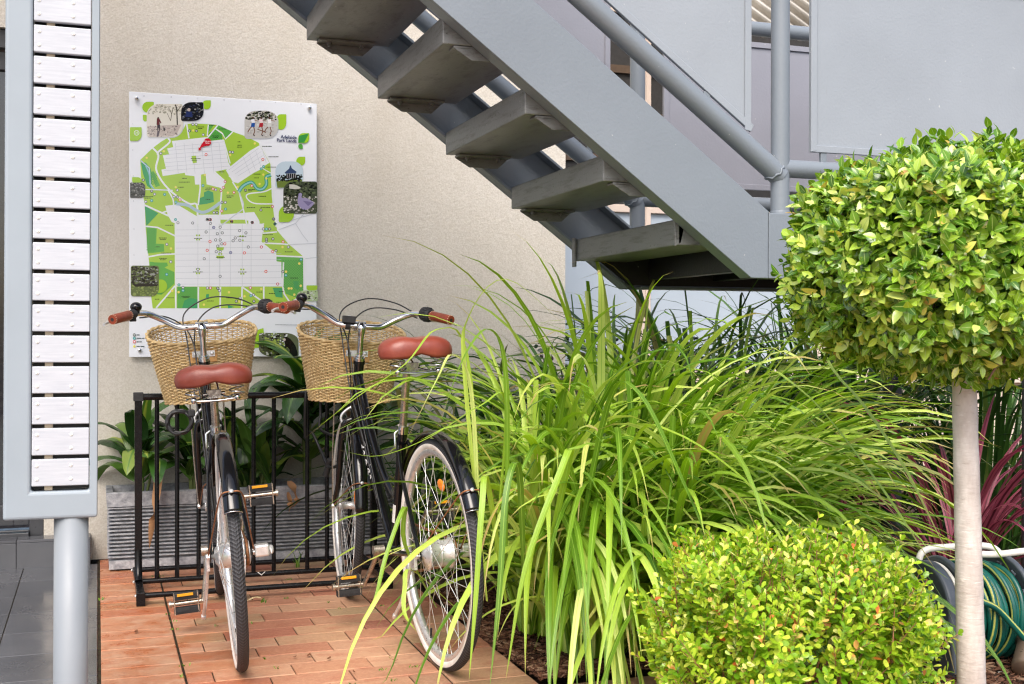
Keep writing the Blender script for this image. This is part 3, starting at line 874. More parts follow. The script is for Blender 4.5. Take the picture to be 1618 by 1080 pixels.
    line([(1080,455),(1168,610),(1178,850),(1205,1075)], 14, rd); line([(640,690),(640,790),(625,915)], 11, rd)
    line([(880,742),(930,820),(990,1075)], 10, rd); line([(198,585),(262,640),(270,760),(300,800),(430,805)], 9, (190,206,222))
    line([(228,915),(440,1010)], 12, rd); line([(800,790),(780,1070)], 11, rd); line(curve([(1170,790),(1110,815),(1000,830),(985,860),(1040,900),(1180,905)]), 9, rd)
    line(curve([(790,1070),(880,1000),(960,930),(930,820)]), 8, (206,212,220)); line([(1020,680),(1100,640),(1170,680)], 7, rd)
    line(curve([(460,905),(545,915),(605,950),(660,968),(720,945),(790,895)]), 22, (176,200,214))
    line(curve([(400,800),(440,880),(430,940),(350,975)]), 10, rd)
    line(curve([(925,815),(960,770),(1020,745),(1060,790),(1100,795),(1130,760),(1130,705),(1165,690)]), 26, (60,160,120))
    line(curve([(925,815),(960,770),(1020,745),(1060,790),(1100,795),(1130,760),(1130,705),(1165,690)]), 12, (140,200,200))
    line(curve([(235,620),(262,690),(268,760),(300,800)]), 9, (130,190,200))
    for pts in ([(437,62),(440,665)], [(600,512),(600,665)], [(757,512),(755,665)], [(911,512),(908,665)], [(1065,470),(1065,600),(1068,625)], [(222,82),(310,90),(434,150)], [(240,300),(330,283),(434,278)], [(434,505),(380,570),(300,662)], [(912,512),(1062,620)], [(1062,200),(1190,205),(1240,210)], [(1152,290),(1345,298)], [(1200,508),(1210,560),(1250,620)], [(1350,300),(1352,560),(1255,625)], [(1062,60),(1060,130),(1160,120)], [(1205,335),(1200,505)]):
        line(pts, 11, rd, B)
    line([(228,800),(437,805)], 6, rd)
    # street grid
    for x in (597, 678, 753, 830, 912, 975): line([(x,66),(x,508)], 2.2 if x not in (753,) else 4, GR, B)
    for y in (105, 148, 191, 234, 277, 320, 363, 406, 449, 490): line([(440,y+3),(1050 if y < 250 else 1190,y-3)], 2.2, GR, B)
    for i in range(7):
        line([(400-5*i+ (60 if i<1 else 0),500+30*i-20),(815+7*i,455+30*i-10)], 2, GR)
    for x in (455, 520, 580, 650, 720, 780): line([(x, 455),(x+22, 680)], 2, GR)
    for i in range(4): line([(850+40*i*.6, 655-10*i+i*24),(1075+18*i, 490+26*i)], 2, GR)
    for i in range(4): line([(960+i*46, 560-22*i),(1010+i*40, 680-26*i)], 2, GR)
    # right hand roads outside the parkland
    for pts in ([(1190,60),(1448,-20)], [(1170,105),(1290,60),(1350,-10)], [(1250,210),(1448,200)], [(1290,60),(1340,140),(1380,190)], [(1360,310),(1448,300)]): line(pts, 5, (206,212,220), B)
    # city squares
    nxt(); hold[0] = 1
    for (x, y) in ((597,160),(907,165),(755,262),(597,400),(912,402)):
        for dx, dy in ((-14,-20),(4,-20),(-14,10),(4,10)): poly([(x+dx,y+dy),(x+dx+11,y+dy),(x+dx+11,y+dy+12),(x+dx,y+dy+12)], (160,200,60), B)
    hold[0] = 0
    poly([(575,550),(608,548),(615,600),(585,604)], (160,200,60)); 
    for x,y in ((755,240),(755,300)): poly([(x-28,y-10),(x+28,y-10),(x+22,y+10),(x-22,y+10)], (160,200,60), B)
    # map symbols
    cols = {'g': (110,118,126), 't': (30,150,150), 'r': (226,60,50), 'k': (30,60,34), 'y': (236,226,110), 'b': (40,50,140), 'm': (200,30,70)}
    st[0] += 3; base_i = [st[0]]
    def icon(x, y, k, ref=A):
        base_i[0] = max(base_i[0], st[0]) if base_i[0] != st[0] and not (st[0] in range(base_i[0]+1, base_i[0]+5)) else base_i[0]
        st[0] = base_i[0]
        if k == 'y': disc(x, y, 9, cols[k], ref, 10); return
        disc(x, y, 11, cols[k], ref, 10); disc(x, y, 6.5, (236,238,240) if k != 't' else (160,214,210), ref, 8)
        if k in 'kb': disc(x, y, 3, cols[k], ref, 6)
    for x, y, k in ((610,316,'g'),(585,316,'g'),(560,364,'k'),(588,362,'y'),(612,364,'k'),(662,393,'g'),(370,516,'y'),(347,532,'g'),(243,565,'y'),(683,540,'r'),(1045,457,'y'),(862,543,'y'),(860,520,'g'),(880,522,'g'),(1104,576,'r'),(1110,628,'t'),(1092,645,'t'),(1130,716,'y'),(1108,688,'y'),(1022,770,'r'),(1080,757,'y'),(976,804,'k'),(918,778,'y'),(890,820,'r'),(825,740,'m'),(812,784,'m'),(794,806,'m'),(735,794,'r'),(755,800,'g'),(660,770,'t'),(674,690,'y'),(458,782,'y'),(470,804,'g'),(445,852,'g'),(470,854,'k'),(490,876,'r'),(460,893,'t'),(376,836,'t'),(302,834,'g'),(280,812,'k'),(218,730,'k'),(236,890,'g'),(280,882,'t'),(802,894,'k'),(826,894,'g'),(800,958,'r'),(828,943,'t'),(764,970,'k'),(742,970,'g'),(845,822,'y'),(1090,950,'k'),(1176,924,'m'),(1186,1018,'g'),(1194,1052,'t'),(1025,1042,'m'),(873,1036,'r'),(694,1020,'g'),(716,1022,'r'),(716,1050,'g'),(584,1047,'g'),(457,1022,'t'),(475,1046,'g')):
        icon(x, y, k)
    for x, y, k in ((755,88,'g'),(709,90,'b'),(655,122,'g'),(735,134,'g'),(770,128,'g'),(893,112,'g'),(938,128,'g'),(862,164,'g'),(847,184,'g'),(755,178,'g'),(723,178,'g'),(683,190,'r'),(767,206,'g'),(788,206,'r'),(738,222,'g'),(663,252,'r'),(755,262,'g'),(727,262,'g'),(829,268,'b'),(927,270,'r'),(955,228,'g'),(895,180,'g'),(642,312,'g'),(597,388,'g'),(755,437,'g'),(1048,228,'m'),(1080,402,'r'),(1164,491,'m'),(1084,172,'k'),(1084,188,'k'),(1130,170,'k'),(1202,190,'r'),(1240,228,'g'),(1152,254,'k'),(1128,260,'r'),(1198,228,'y'),(1062,100,'g'),(1084,100,'t'),(1106,100,'k'),(1145,64,'t'),(1135,28,'g'),(1200,403,'k'),(1223,403,'y'),(1222,428,'t'),(1330,316,'t'),(1318,345,'y'),(1328,503,'y'),(1262,522,'y'),(1243,522,'y'),(1282,566,'y'),(376,210,'g'),(406,240,'y'),(404,334,'g'),(375,424,'t'),(462,498,'t'),(491,516,'g'),(491,538,'t'),(460,550,'y'),(415,540,'y'),(664,520,'g'),(686,520,'m'),(738,522,'k'),(750,538,'g'),(640,638,'y'),(818,550,'y'),(870,614,'k'),(897,592,'g'),(891,616,'y'),(928,578,'y'),(974,574,'t'),(970,518,'m'),(995,614,'k'),(992,568,'g'),(1048,526,'y'),(983,54,'m'),(837,46,'r'),(683,34,'r'),(664,34,'g')):
        icon(x, y, k, B)
    st[0] = base_i[0]+5; nxt(); hold[0] = 1
    # place captions: too small to read in the picture, set as short dark strokes
    for x, y, w, ref in ((640,335,60,A),(640,347,34,A),(725,322,40,A),(806,350,50,A),(748,402,44,A),(748,412,30,A),(928,445,20,A),(928,470,24,A),(928,484,30,A),(605,570,70,A),(597,582,40,A),(1134,478,70,A),(1182,555,70,A),(1166,632,70,A),(1060,684,50,A),(1054,712,30,A),(520,716,30,A),(520,744,78,A),(498,782,40,A),(255,852,60,A),(250,863,44,A),(700,788,40,A),(692,800,34,A),(698,872,36,A),(856,846,44,A),(852,856,30,A),(1016,798,44,A),(1010,808,30,A),(1096,848,46,A),(1012,932,52,A),(1118,930,60,A),(405,1064,46,A),(800,668,36,A),(765,944,24,A),(345,165,50,B),(345,175,36,B),(310,228,26,B),(372,272,70,B),(345,310,46,B),(345,320,34,B),(597,168,56,B),(907,155,60,B),(757,302,64,B),(597,406,70,B),(912,406,60,B),(510,580,60,B),(510,588,40,B),(686,612,46,B),(820,590,40,B),(1030,548,40,B),(962,645,70,B),(1190,620,70,B),(1278,448,54,B),(1240,262,50,B),(400,590,56,B),(1090,140,60,B),(308,600,30,B),(1120,558,36,B),(1185,545,26,B)):
        # a caption is a run of small word strokes
        xx = x-w/2
        while xx < x+w/2:
            l = rnd.uniform(5, 12); poly([(xx,y-2.6),(xx+l,y-2.6),(xx+l,y+2.6),(xx,y+2.6)], (28,58,28), ref); xx += l+2.5
    hold[0] = 0; st[0] += 1
    # leaf-shaped pictures
    def leafshape(x0_, y0_, x1_, y1_, r=.45, corner='bl'):
        cx = [(x0_, y0_), (x1_, y0_), (x1_, y1_), (x0_, y1_)]
        w, h = x1_-x0_, y1_-y0_; out = []
        sharp = {'tl': 0, 'tr': 1, 'br': 2, 'bl': 3}
        sh = [sharp[c] for c in corner.split(',')] if corner else []
        for i, (cxx, cyy) in enumerate(cx):
            rr = .08 if i in sh else r
            sx = 1 if i in (0, 3) else -1; sy = 1 if i in (0, 1) else -1
            ox = cxx+sx*rr*w; oy = cyy+sy*rr*h
            a0 = {0: pi, 1: 1.5*pi, 2: 0, 3: .5*pi}[i]
            for k in range(7):
                a = a0+k*pi/12; out.append((ox+cos(a)*rr*w, oy+sin(a)*rr*h))
        return out
    def inside(p, q):
        c = False; n = len(q); j = n-1
        for i in range(n):
            if (q[i][1] > p[1]) != (q[j][1] > p[1]) and p[0] < (q[j][0]-q[i][0])*(p[1]-q[i][1])/(q[j][1]-q[i][1])+q[i][0]: c = not c
            j = i
        return c
    def dapple(shape, box, cols_, n, s, ref):
        s0 = st[0]
        for _ in range(n):
            st[0] = s0 + (_ % 30)
            x = rnd.uniform(box[0], box[2]); y = rnd.uniform(box[1], box[3]); k = rnd.randint(5, 7); rr = s*rnd.uniform(.5, 1.3); a0 = rnd.uniform(0, 6)
            pts = [(x+rr*rnd.uniform(.6,1.2)*cos(a0+2*pi*i/k), y+rr*.7*rnd.uniform(.6,1.2)*sin(a0+2*pi*i/k)) for i in range(k)]
            if all(inside(p, shape) for p in pts): poly(pts, rnd.choice(cols_), ref)
        st[0] = s0+32
    def tagleaf(x0_, y0_, x1_, y1_, corner, ref=A): poly(leafshape(x0_, y0_, x1_, y1_, .48, corner), (160,204,50), ref)
    G1 = [(60,66,50),(96,102,76),(30,34,28),(140,144,120)]
    tagleaf(210,150,296,230,'tr'); tagleaf(214,246,252,296,'tl')
    sp = leafshape(243,165,512,412,.34,'tr,bl'); poly([(x+4,y+5) for x,y in sp], (200,204,210)); poly(sp, (226,222,210))
    dapple(sp, (243,165,512,240), [(186,182,166),(206,202,186),(160,158,140)], 120, 9, A)
    poly([(247,330),(500,318),(470,380),(440,405),(262,410)], (196,184,176)); dapple(sp, (247,330,470,408), [(150,138,134),(214,204,196),(120,112,110)], 90, 7, A)
    line([(420,290),(428,240),(440,190)], 4, (70,60,50)); line([(428,240),(405,190)], 3, (80,70,60)); line([(470,320),(466,200),(455,170)], 8, (50,44,38)); line([(466,220),(500,180)], 4, (60,52,44)); line([(395,235),(420,290)], 3, (90,80,70))
    poly([(318,275),(326,266),(336,272),(352,305),(348,312),(338,298),(342,330),(340,362),(334,362),(332,335),(328,362),(322,362),(320,322),(316,318)], (96,20,26)); poly([(322,320),(342,320),(342,364),(336,364),(332,335),(328,364),(322,364)], (44,30,40)); poly([(322,364),(342,364),(330,408),(316,410)], (96,86,92)); disc(328,268,6,(60,30,30)); disc(372,350,7,(50,44,44)); poly([(366,350),(380,350),(378,366),(368,366)], (60,54,54))
    tagleaf(655,138,718,205,'tr'); sp = leafshape(498,152,664,292,.46,'bl,tr'); poly([(x+3,y+4) for x,y in sp], (190,194,200)); poly(sp, (24,26,34))
    dapple(sp, (498,152,664,292), [(80,84,84),(12,12,18),(50,56,80),(150,150,150),(20,24,20)], 130, 9, A); disc(556,208,12,(190,176,170)); poly([(536,222),(576,222),(584,262),(530,262)], (40,52,100))
    tagleaf(1200,240,1278,355,'tr'); sp = leafshape(968,214,1216,418,.36,'bl'); poly([(x+3,y+5) for x,y in sp], (196,200,206)); poly(sp, (196,194,190))
    dapple(sp, (968,214,1216,280), G1+[(20,24,18)], 190, 9, A); dapple(sp, (968,290,1216,418), [(214,212,208),(176,174,170)], 60, 10, A)
    for (x, c1, c2, f_) in ((1030,(236,236,240),(36,84,160),1),(1090,(232,214,216),(170,40,50),-1),(1152,(238,238,238),(210,210,206),1)):
        poly([(x-14,280),(x+12,276),(x+16,305),(x-8,308)], c1); poly([(x-10,306),(x+16,304),(x+14,334),(x-16,336)], c2); disc(x+2,268,8,(84,60,52))
        line([(x+6,334),(x+14,365),(x+4,395)], 7, (120,82,66)); line([(x-10,334),(x-26,352),(x-38*f_,375)], 7, (120,82,66)); line([(x+12,285),(x+40,292)], 5, (132,92,74)); line([(x+4,393),(x+14,402)], 7, (30,30,34)); 
    tagleaf(1352,555,1418,620,'tr'); sp = leafshape(1197,590,1402,786,.36,'bl'); poly([(x+3,y+4) for x,y in sp], (196,200,206)); poly(sp, (196,214,226))
    poly([(1204,736),(1396,722),(1392,770),(1350,782),(1212,786)], (110,130,60)); dapple(sp, (1200,690,1400,735), [(24,28,24),(50,56,44),(12,14,12)], 120, 9, A)
    poly([(1266,672),(1298,644),(1306,620),(1312,618),(1318,640),(1356,668),(1348,676),(1270,680)], (56,74,110)); poly([(1278,680),(1350,678),(1352,712),(1276,714)], (40,40,46))
    for xx in (1285,1300,1316,1332,1346): line([(xx,680),(xx,712)], 3, (190,190,190))
    tagleaf(1222,918,1335,1040,'bl'); sp = leafshape(1256,738,1508,976,.30,'bl,tr,br'); poly(sp, (70,78,60))
    dapple(sp, (1256,738,1508,860), [(20,24,18),(34,42,30),(96,108,76),(56,66,44)], 200, 11, A); dapple(sp, (1256,850,1508,975), [(150,150,140),(196,194,184),(90,92,80),(220,218,210)], 170, 9, A)
    poly(curve([(1300,760),(1340,762),(1385,785),(1350,796),(1300,790)],3), (206,206,196)); poly(curve([(1368,830),(1385,822),(1396,835),(1392,858),(1430,862),(1476,890),(1482,905),(1440,944),(1400,944),(1368,915),(1362,880)],3), (156,148,184)); line([(1392,940),(1394,972)], 4, (40,40,50)); line([(1412,940),(1412,972)], 4, (40,40,50)); poly([(1368,832),(1356,842),(1370,842)], (40,40,44)); poly([(1400,880),(1476,892),(1440,920)], (120,112,150))
    tagleaf(135,708,205,760,'tl'); sp = leafshape(120,748,232,862,.30,'bl,tl'); poly(sp, (66,68,66)); dapple(sp, (120,748,232,862), [(24,26,24),(110,112,108),(46,50,40),(150,150,146)], 90, 9, A)
    poly(leafshape(118,338,206,440,.46,'tl,bl,tr'), (160,204,50)); disc(168,380,20,(236,240,236)); disc(168,380,16,(160,204,50))
    line([(162,390),(162,370),(174,390),(174,370)], 3.4, (240,244,240))
    tagleaf(288,460,378,555,'bl',B); tagleaf(252,552,280,580,'tl',B)
    sp = leafshape(120,362,320,580,.26,'bl,tl,tr'); poly(sp, (96,112,64), B); dapple(sp, (120,362,320,500), [(12,14,12),(30,32,26),(150,154,150),(60,64,50),(8,8,8)], 240, 11, B); dapple(sp, (120,500,320,580), [(120,140,70),(86,100,56),(140,156,90)], 100, 9, B)
    poly([(140,496),(210,486),(300,494),(312,508),(150,512)], (10,10,12), B)
    poly([(975,830),(1062,804),(1070,880),(1050,940),(980,948)], (160,204,50), B)
    sp = leafshape(1030,838,1312,1006,.34,'tl,br'); poly(sp, (96,104,76), B); disc(1140,850,24,(220,226,232),B); dapple(sp, (1030,838,1230,1006), [(20,24,18),(150,170,80),(60,66,56),(214,216,214),(110,120,90),(16,16,18)], 230, 10, B)
    poly(curve([(1204,880),(1222,866),(1240,872),(1262,890),(1290,930),(1306,990),(1290,1002),(1240,1000),(1250,960),(1222,930),(1212,905)],3), (14,13,14), B); disc(1212,886,9,(206,186,176),B)
    tagleaf(1368,500,1446,540,'tr,tl',B); sp = leafshape(1302,536,1448,612,.40,'br,tr'); poly(sp, (176,196,150), B); dapple(sp, (1302,536,1448,612), [(70,76,60),(200,206,196),(120,130,100)], 60, 9, B)
    # logo and title
    tagleaf(1366,380,1448,455,'tr,bl'); poly([(1366,452),(1372,400),(1446,382),(1410,452)], (60,150,70)); poly(leafshape(1366,460,1400,496,.48,'br'), (90,170,70))
    sc = .000634
    def put(txt, x, y, size, c, align='RIGHT', ref=A, bold=0, spacing=1.0):
        vs, fs = text_mesh(txt, size*sc, align, spacing=spacing); p = ref(x, y); st[0] += 3; yy = SY-.0000045*st[0]
        offs = [(0,0)] if not bold else [(-bold,0),(bold,0),(0,bold),(0,-bold)]
        for i, (dx, dz) in enumerate(offs):
            art.add([(p.x+v.x+dx*sc, yy-.0000035*i, p.z+v.y+dz*sc) for v in vs], fs, col=S(*c))
        st[0] += 2
    put('Adelaide', 1354, 424, 33, (34,44,92), bold=.8); put('Park Lands', 1354, 450, 33, (34,44,92), bold=.8)
    # red balloon
    disc(693,448,28,(206,20,44), A, 22); poly([(668,440),(690,474),(650,486),(642,500),(650,505),(628,510),(626,488),(636,490),(645,470)], (206,20,44))
    put('You are', 693, 446, 15, (244,236,236), 'CENTER', bold=.3); put('here.', 693, 459, 15, (244,236,236), 'CENTER', bold=.3)
    # grid reference letters and numbers along the border
    for ch, x, y in zip('ABCDEFG', (223,424,620,817,1009,1200,1386), (112,120,130,140,150,160,172)): put(ch, x, y, 14, (130,138,150), 'CENTER')
    for ch, x, y in zip('1234', (140,140,143,145), (318,512,704,890)): put(ch, x, y, 13, (130,138,150), 'CENTER')
    for ch, x, y in zip('5678', (142,143,145,147), (106,290,475,663)): put(ch, x, y, 13, (130,138,150), 'CENTER', B)
    # key
    for (y, k, ws) in ((854,'k',(22,)),(878,'t',(36,16)),(903,'r',(16,18)),(936,'y',(24,28))):
        icon(145, y, k, B); xx = 160
        for w_ in ws: poly([(xx,y-3),(xx+w_,y-3),(xx+w_,y+3),(xx,y+3)], (60,80,80), B); xx += w_+4
    line([(1145,780),(1345,782)], 3, (110,116,124), B)
    im = NT('printed ink'); at_ = im.node('ShaderNodeAttribute', attribute_name='Ink'); im.set(color=at_.outputs['Color'], rough=.12, spec=.5)
    art.build('map_print', im.m, root)
    for p in (A(168,127), A(1449,194), B(182,963), B(1395,960)):
        b = MB(); b.T = T
        Tm = Matrix.Translation((p.x, SY-.0095, p.z)) @ Matrix.Rotation(R(90), 4, 'X')
        b.lathe([(0,.006),(.006,.0058),(.0085,.003),(.0088,-.004),(.0088,-.045)], 20, T=Tm); b.lathe([(0,.0068),(.0028,.0066),(.003,.0055)], 6, mat=1, T=Tm, smooth=False)
        b.build('stand_off_bolt', [MT['chrome'], MT['rubber']], root)
    print('sign polys', st[0])
sign()
# ================================================================== bicycles
RW = .345
def wheel_meshes():
    out = {}
    T = Matrix.Rotation(R(90), 4, 'X')          # lathe axis -> bike y axis
    t = MB(); k = 22; r0 = .3275; a_ = .0175; prof = []; 
    # tyre: dark tread band with cream side walls
    def arc(a0, a1, n): return [(r0+a_*cos(a0+(a1-a0)*i/n), a_*.98*sin(a0+(a1-a0)*i/n)) for i in range(n+1)]
    t.lathe(arc(R(-78), R(78), 14), 96, 0, T)
    t.lathe(arc(R(78), R(150), 6), 96, 1, T); t.lathe(arc(R(-150), R(-78), 6), 96, 1, T)
    # tread blocks
    tm = NT('bicycle tyre tread'); 
    tc = tm.node('ShaderNodeTexCoord'); sp = tm.node('ShaderNodeSeparateXYZ'); tm.link(tc.outputs['Object'], sp.inputs[0])
    ang = tm.math('ARCTAN2', sp.outputs['Z'], sp.outputs['X'])
    vv = tm.math('ABSOLUTE', sp.outputs['Y'])
    w = tm.math('SINE', tm.math('ADD', tm.math('MULTIPLY', ang, 190.0), tm.math('MULTIPLY', vv, 420.0)))
    w2 = tm.math('SINE', tm.math('MULTIPLY', vv, 900.0))
    tm.set(color=tm.ramp(w, [(.2, (.022,.022,.025,1)), (.8, (.055,.056,.062,1))]), rough=.7)
    tm.bump(tm.math('ADD', w, w2), .55, .0012)
    out['tyre'] = t.mesh('tyre', [tm.m, MT['whitewall']])
    r = MB()
    r.lathe([(.314,-.0125),(.316,-.0105),(.309,-.0085),(.305,-.0075),(.300,-.006),(.298,0),(.300,.006),(.305,.0075),(.309,.0085),(.316,.0105),(.314,.0125),(.303,.0118),(.2955,.0065),(.2945,0),(.2955,-.0065),(.303,-.0118)], 96, 0, T, closed=True)
    out['rim'] = r.mesh('rim', [MT['alu']])
    return out
WM = wheel_meshes()
def spokes_mesh(hw, hr, n=36):
    s = MB()
    for i in range(n):
        side = 1 if i % 2 else -1; grp = (i//2) % 2
        a = 2*pi*i/n; ah = a + (R(62) if grp else R(-62))
        p0 = V((hr*cos(ah), side*hw, hr*sin(ah))); p1 = V((.299*cos(a), side*.002, .299*sin(a)))
        s.tube([p0, p1], .00105, 5, caps=False)
        d = (p1-p0).normalized(); s.tube([p1-d*.012, p1+d*.002], .0020, 6, caps=False)
    return s.mesh('spokes', [MT['alu']])

def arcshell(mb, r, a0, a1, w, depth, mat=0, n=40, mat_tail=None, tail=0):
    """mudguard: C section swept round the hub, axis along y"""
    m = 9; vs = []; fs = []
    for i in range(n+1):
        a = R(mix(a0, a1, i/n))
        for j in range(m):
            t = mix(-1, 1, j/(m-1)); rr = r - depth*(abs(t)**2.6); y = w*t*(1-.08*abs(t)**3)
            vs.append((cos(a)*rr, y, sin(a)*rr))
    for i in range(n):
        for j in range(m-1): fs.append((i*m+j, i*m+j+1, (i+1)*m+j+1, (i+1)*m+j))
    mb.add(vs, fs, mat, True)
def torus_arc(mb, c, r, rt, mat=0, T=None, n=28, k=8):
    mb.tube([(c[0]+r*cos(2*pi*i/n), c[1]+r*sin(2*pi*i/n), c[2]) for i in range(n)], rt, k, mat, closed=True, caps=False, T=T)

leather = NT('tan leather'); co = leather.coord()
leather.set(color=leather.mixc(leather.ramp(leather.noise(co, 130, 4, .7), [(.35, BW(0)), (.75, BW(.5))]), leather.ramp(leather.noise(co, 14, 4), [(.3, S(120,54,42)), (.7, S(142,70,54))]), S(120,50,38)), rough=.36, spec=.5)
leather.bump(leather.math('ADD', leather.noise(co, 420, 3), leather.math('MULTIPLY', leather.noise(leather.coord('Object', (1, 2.5, 1)), 38, 5, .7, 1.2), 1.6)), .35, .0010)
MT['leather'] = leather.m
MT['grip'] = varied('brown leather grip', S(136,58,34), .45, amt=.2, scale=50, bump=.2, bscale=500, bdist=.0005)
MT['stitch'] = varied('pale stitching', S(226,190,160), .7, amt=.1)
MT['amber'] = varied('amber pedal reflector', (.85,.38,.02,1), .25, amt=.1)
MT['under'] = varied('saddle underside', (.05,.018,.012,1), .7)

wick = NT('wicker cane'); g_ = wick.node('ShaderNodeNewGeometry')
wc = wick.ramp(wick.noise(wick.coord(), 75, 4, .6), [(.3, S(170,140,94)), (.5, S(202,174,124)), (.72, S(224,202,158))])
wick.set(color=wc, rough=.5, spec=.35); wick.bump(wick.noise(wick.coord('Object', (1,1,6)), 200, 2), .2, .001)
MT['wicker'] = wick.m

def basket_mesh():
    b = MB(); Hh = .262; n = 50; rows = 38
    def sec(z):
        t = z/Hh; return mix(.150, .203, t), mix(.110, .150, t)
    def pt(a, z, off=0):
        A_, B_ = sec(z); e = 2/2.5
        c, s = cos(a), sin(a)
        x = (abs(c)**e)*(1 if c > 0 else -1)*(B_+off); y = (abs(s)**e)*(1 if s > 0 else -1)*(A_+off)
        zz = z + (z/Hh)*.10*(x/.15)*.42          # rim rises towards the front
        return V((x, y, zz))
    for i in range(n):
        a = 2*pi*(i+.5)/n
        b.tube([pt(a, Hh*t) for t in (0, .35, .7, 1)], .0026, 5, 0, caps=False)
    m = n*2
    for r_ in range(rows):
        z = .008+(Hh-.02)*r_/(rows-1)
        pts = [pt(2*pi*i/m + pi/n/2, z, .0034*(1 if (i//1 + (r_ % 2)*2) % 4 < 2 else -1)) for i in range(m)]
        b.tube(pts, .0024, 5, 0, closed=True, caps=False)
    # braided rim and foot
    for z, rt, nn in ((Hh, .0062, 90), (Hh-.012, .004, 90), (.0, .0048, 90)):
        for ph in (0, pi):
            b.tube([pt(2*pi*i/nn, z, .0035*cos(i*.9+ph)) + V((0, 0, .0030*sin(i*.9+ph))) for i in range(nn)], rt*.75, 6, 0, closed=True, caps=False)
    # woven floor
    for i in range(17):
        x = mix(-.10, .10, i/16); w = .146*(1-abs(x/.112)**2.6)**(1/2.6)
        b.tube([(x, -w, .004), (x, w, .004)], .0032, 5, 0, caps=False)
    for i in range(27):
        y = mix(-.14, .14, i/26); w = .107*(1-abs(y/.152)**2.6)**(1/2.6)
        b.tube([(-w, y, .0085), (w, y, .0085)], .0028, 5, 0, caps=False)
    return b.mesh('basket', [MT['wicker']])
BASKET = basket_mesh()

def saddle_mesh():
    """domed leather shell: plan outline rings pulled in towards the spine"""
    s = MB(); N = 72
    half = smooth_path([(-.124,0,0),(-.124,.035,0),(-.119,.072,0),(-.103,.102,0),(-.072,.119,0),(-.035,.112,0),(.0,.084,0),(.035,.054,0),(.075,.036,0),(.115,.027,0),(.140,.020,0),(.150,0,0)], 6)
    out = [(p.x, p.y) for p in half] + [(p.x, -p.y) for p in reversed(half[1:-1])]
    rings = [(.985,-1.0),(1.015,-.86),(1.03,-.66),(1.015,-.47),(.965,-.30),(.89,-.17),(.79,-.085),(.66,-.03),(.50,-.004),(.34,0),(.17,0),(0.0,0)]
    vs = []; n = len(out)
    for k, (sc, h) in enumerate(rings):
        for (x, y) in out:
            mx = min(max(x, -.055), .120); px_ = mx+(x-mx)*sc; py = y*sc
            rear = min(1, max(0, (.06-x)/.14)); sk = mix(.040, .060, rear)*(1-.22*max(0, 1-abs(y)/.05)*(1 if x < -.1 else 0))
            z = h*sk - .010*max(0, (px_+.02)/.17)
            lobe = rear*(1+h)
            z += .0045*lobe*math.exp(-((abs(py)-.055)/.034)**2) - .0022*lobe*math.exp(-(py/.020)**2)
            vs.append((px_, py*.94, z))
    fs = [(k*n+j, k*n+(j+1) % n, (k+1)*n+(j+1) % n, (k+1)*n+j) for k in range(len(rings)-1) for j in range(n)]
    s.add(vs, fs, 0, True)
    return s
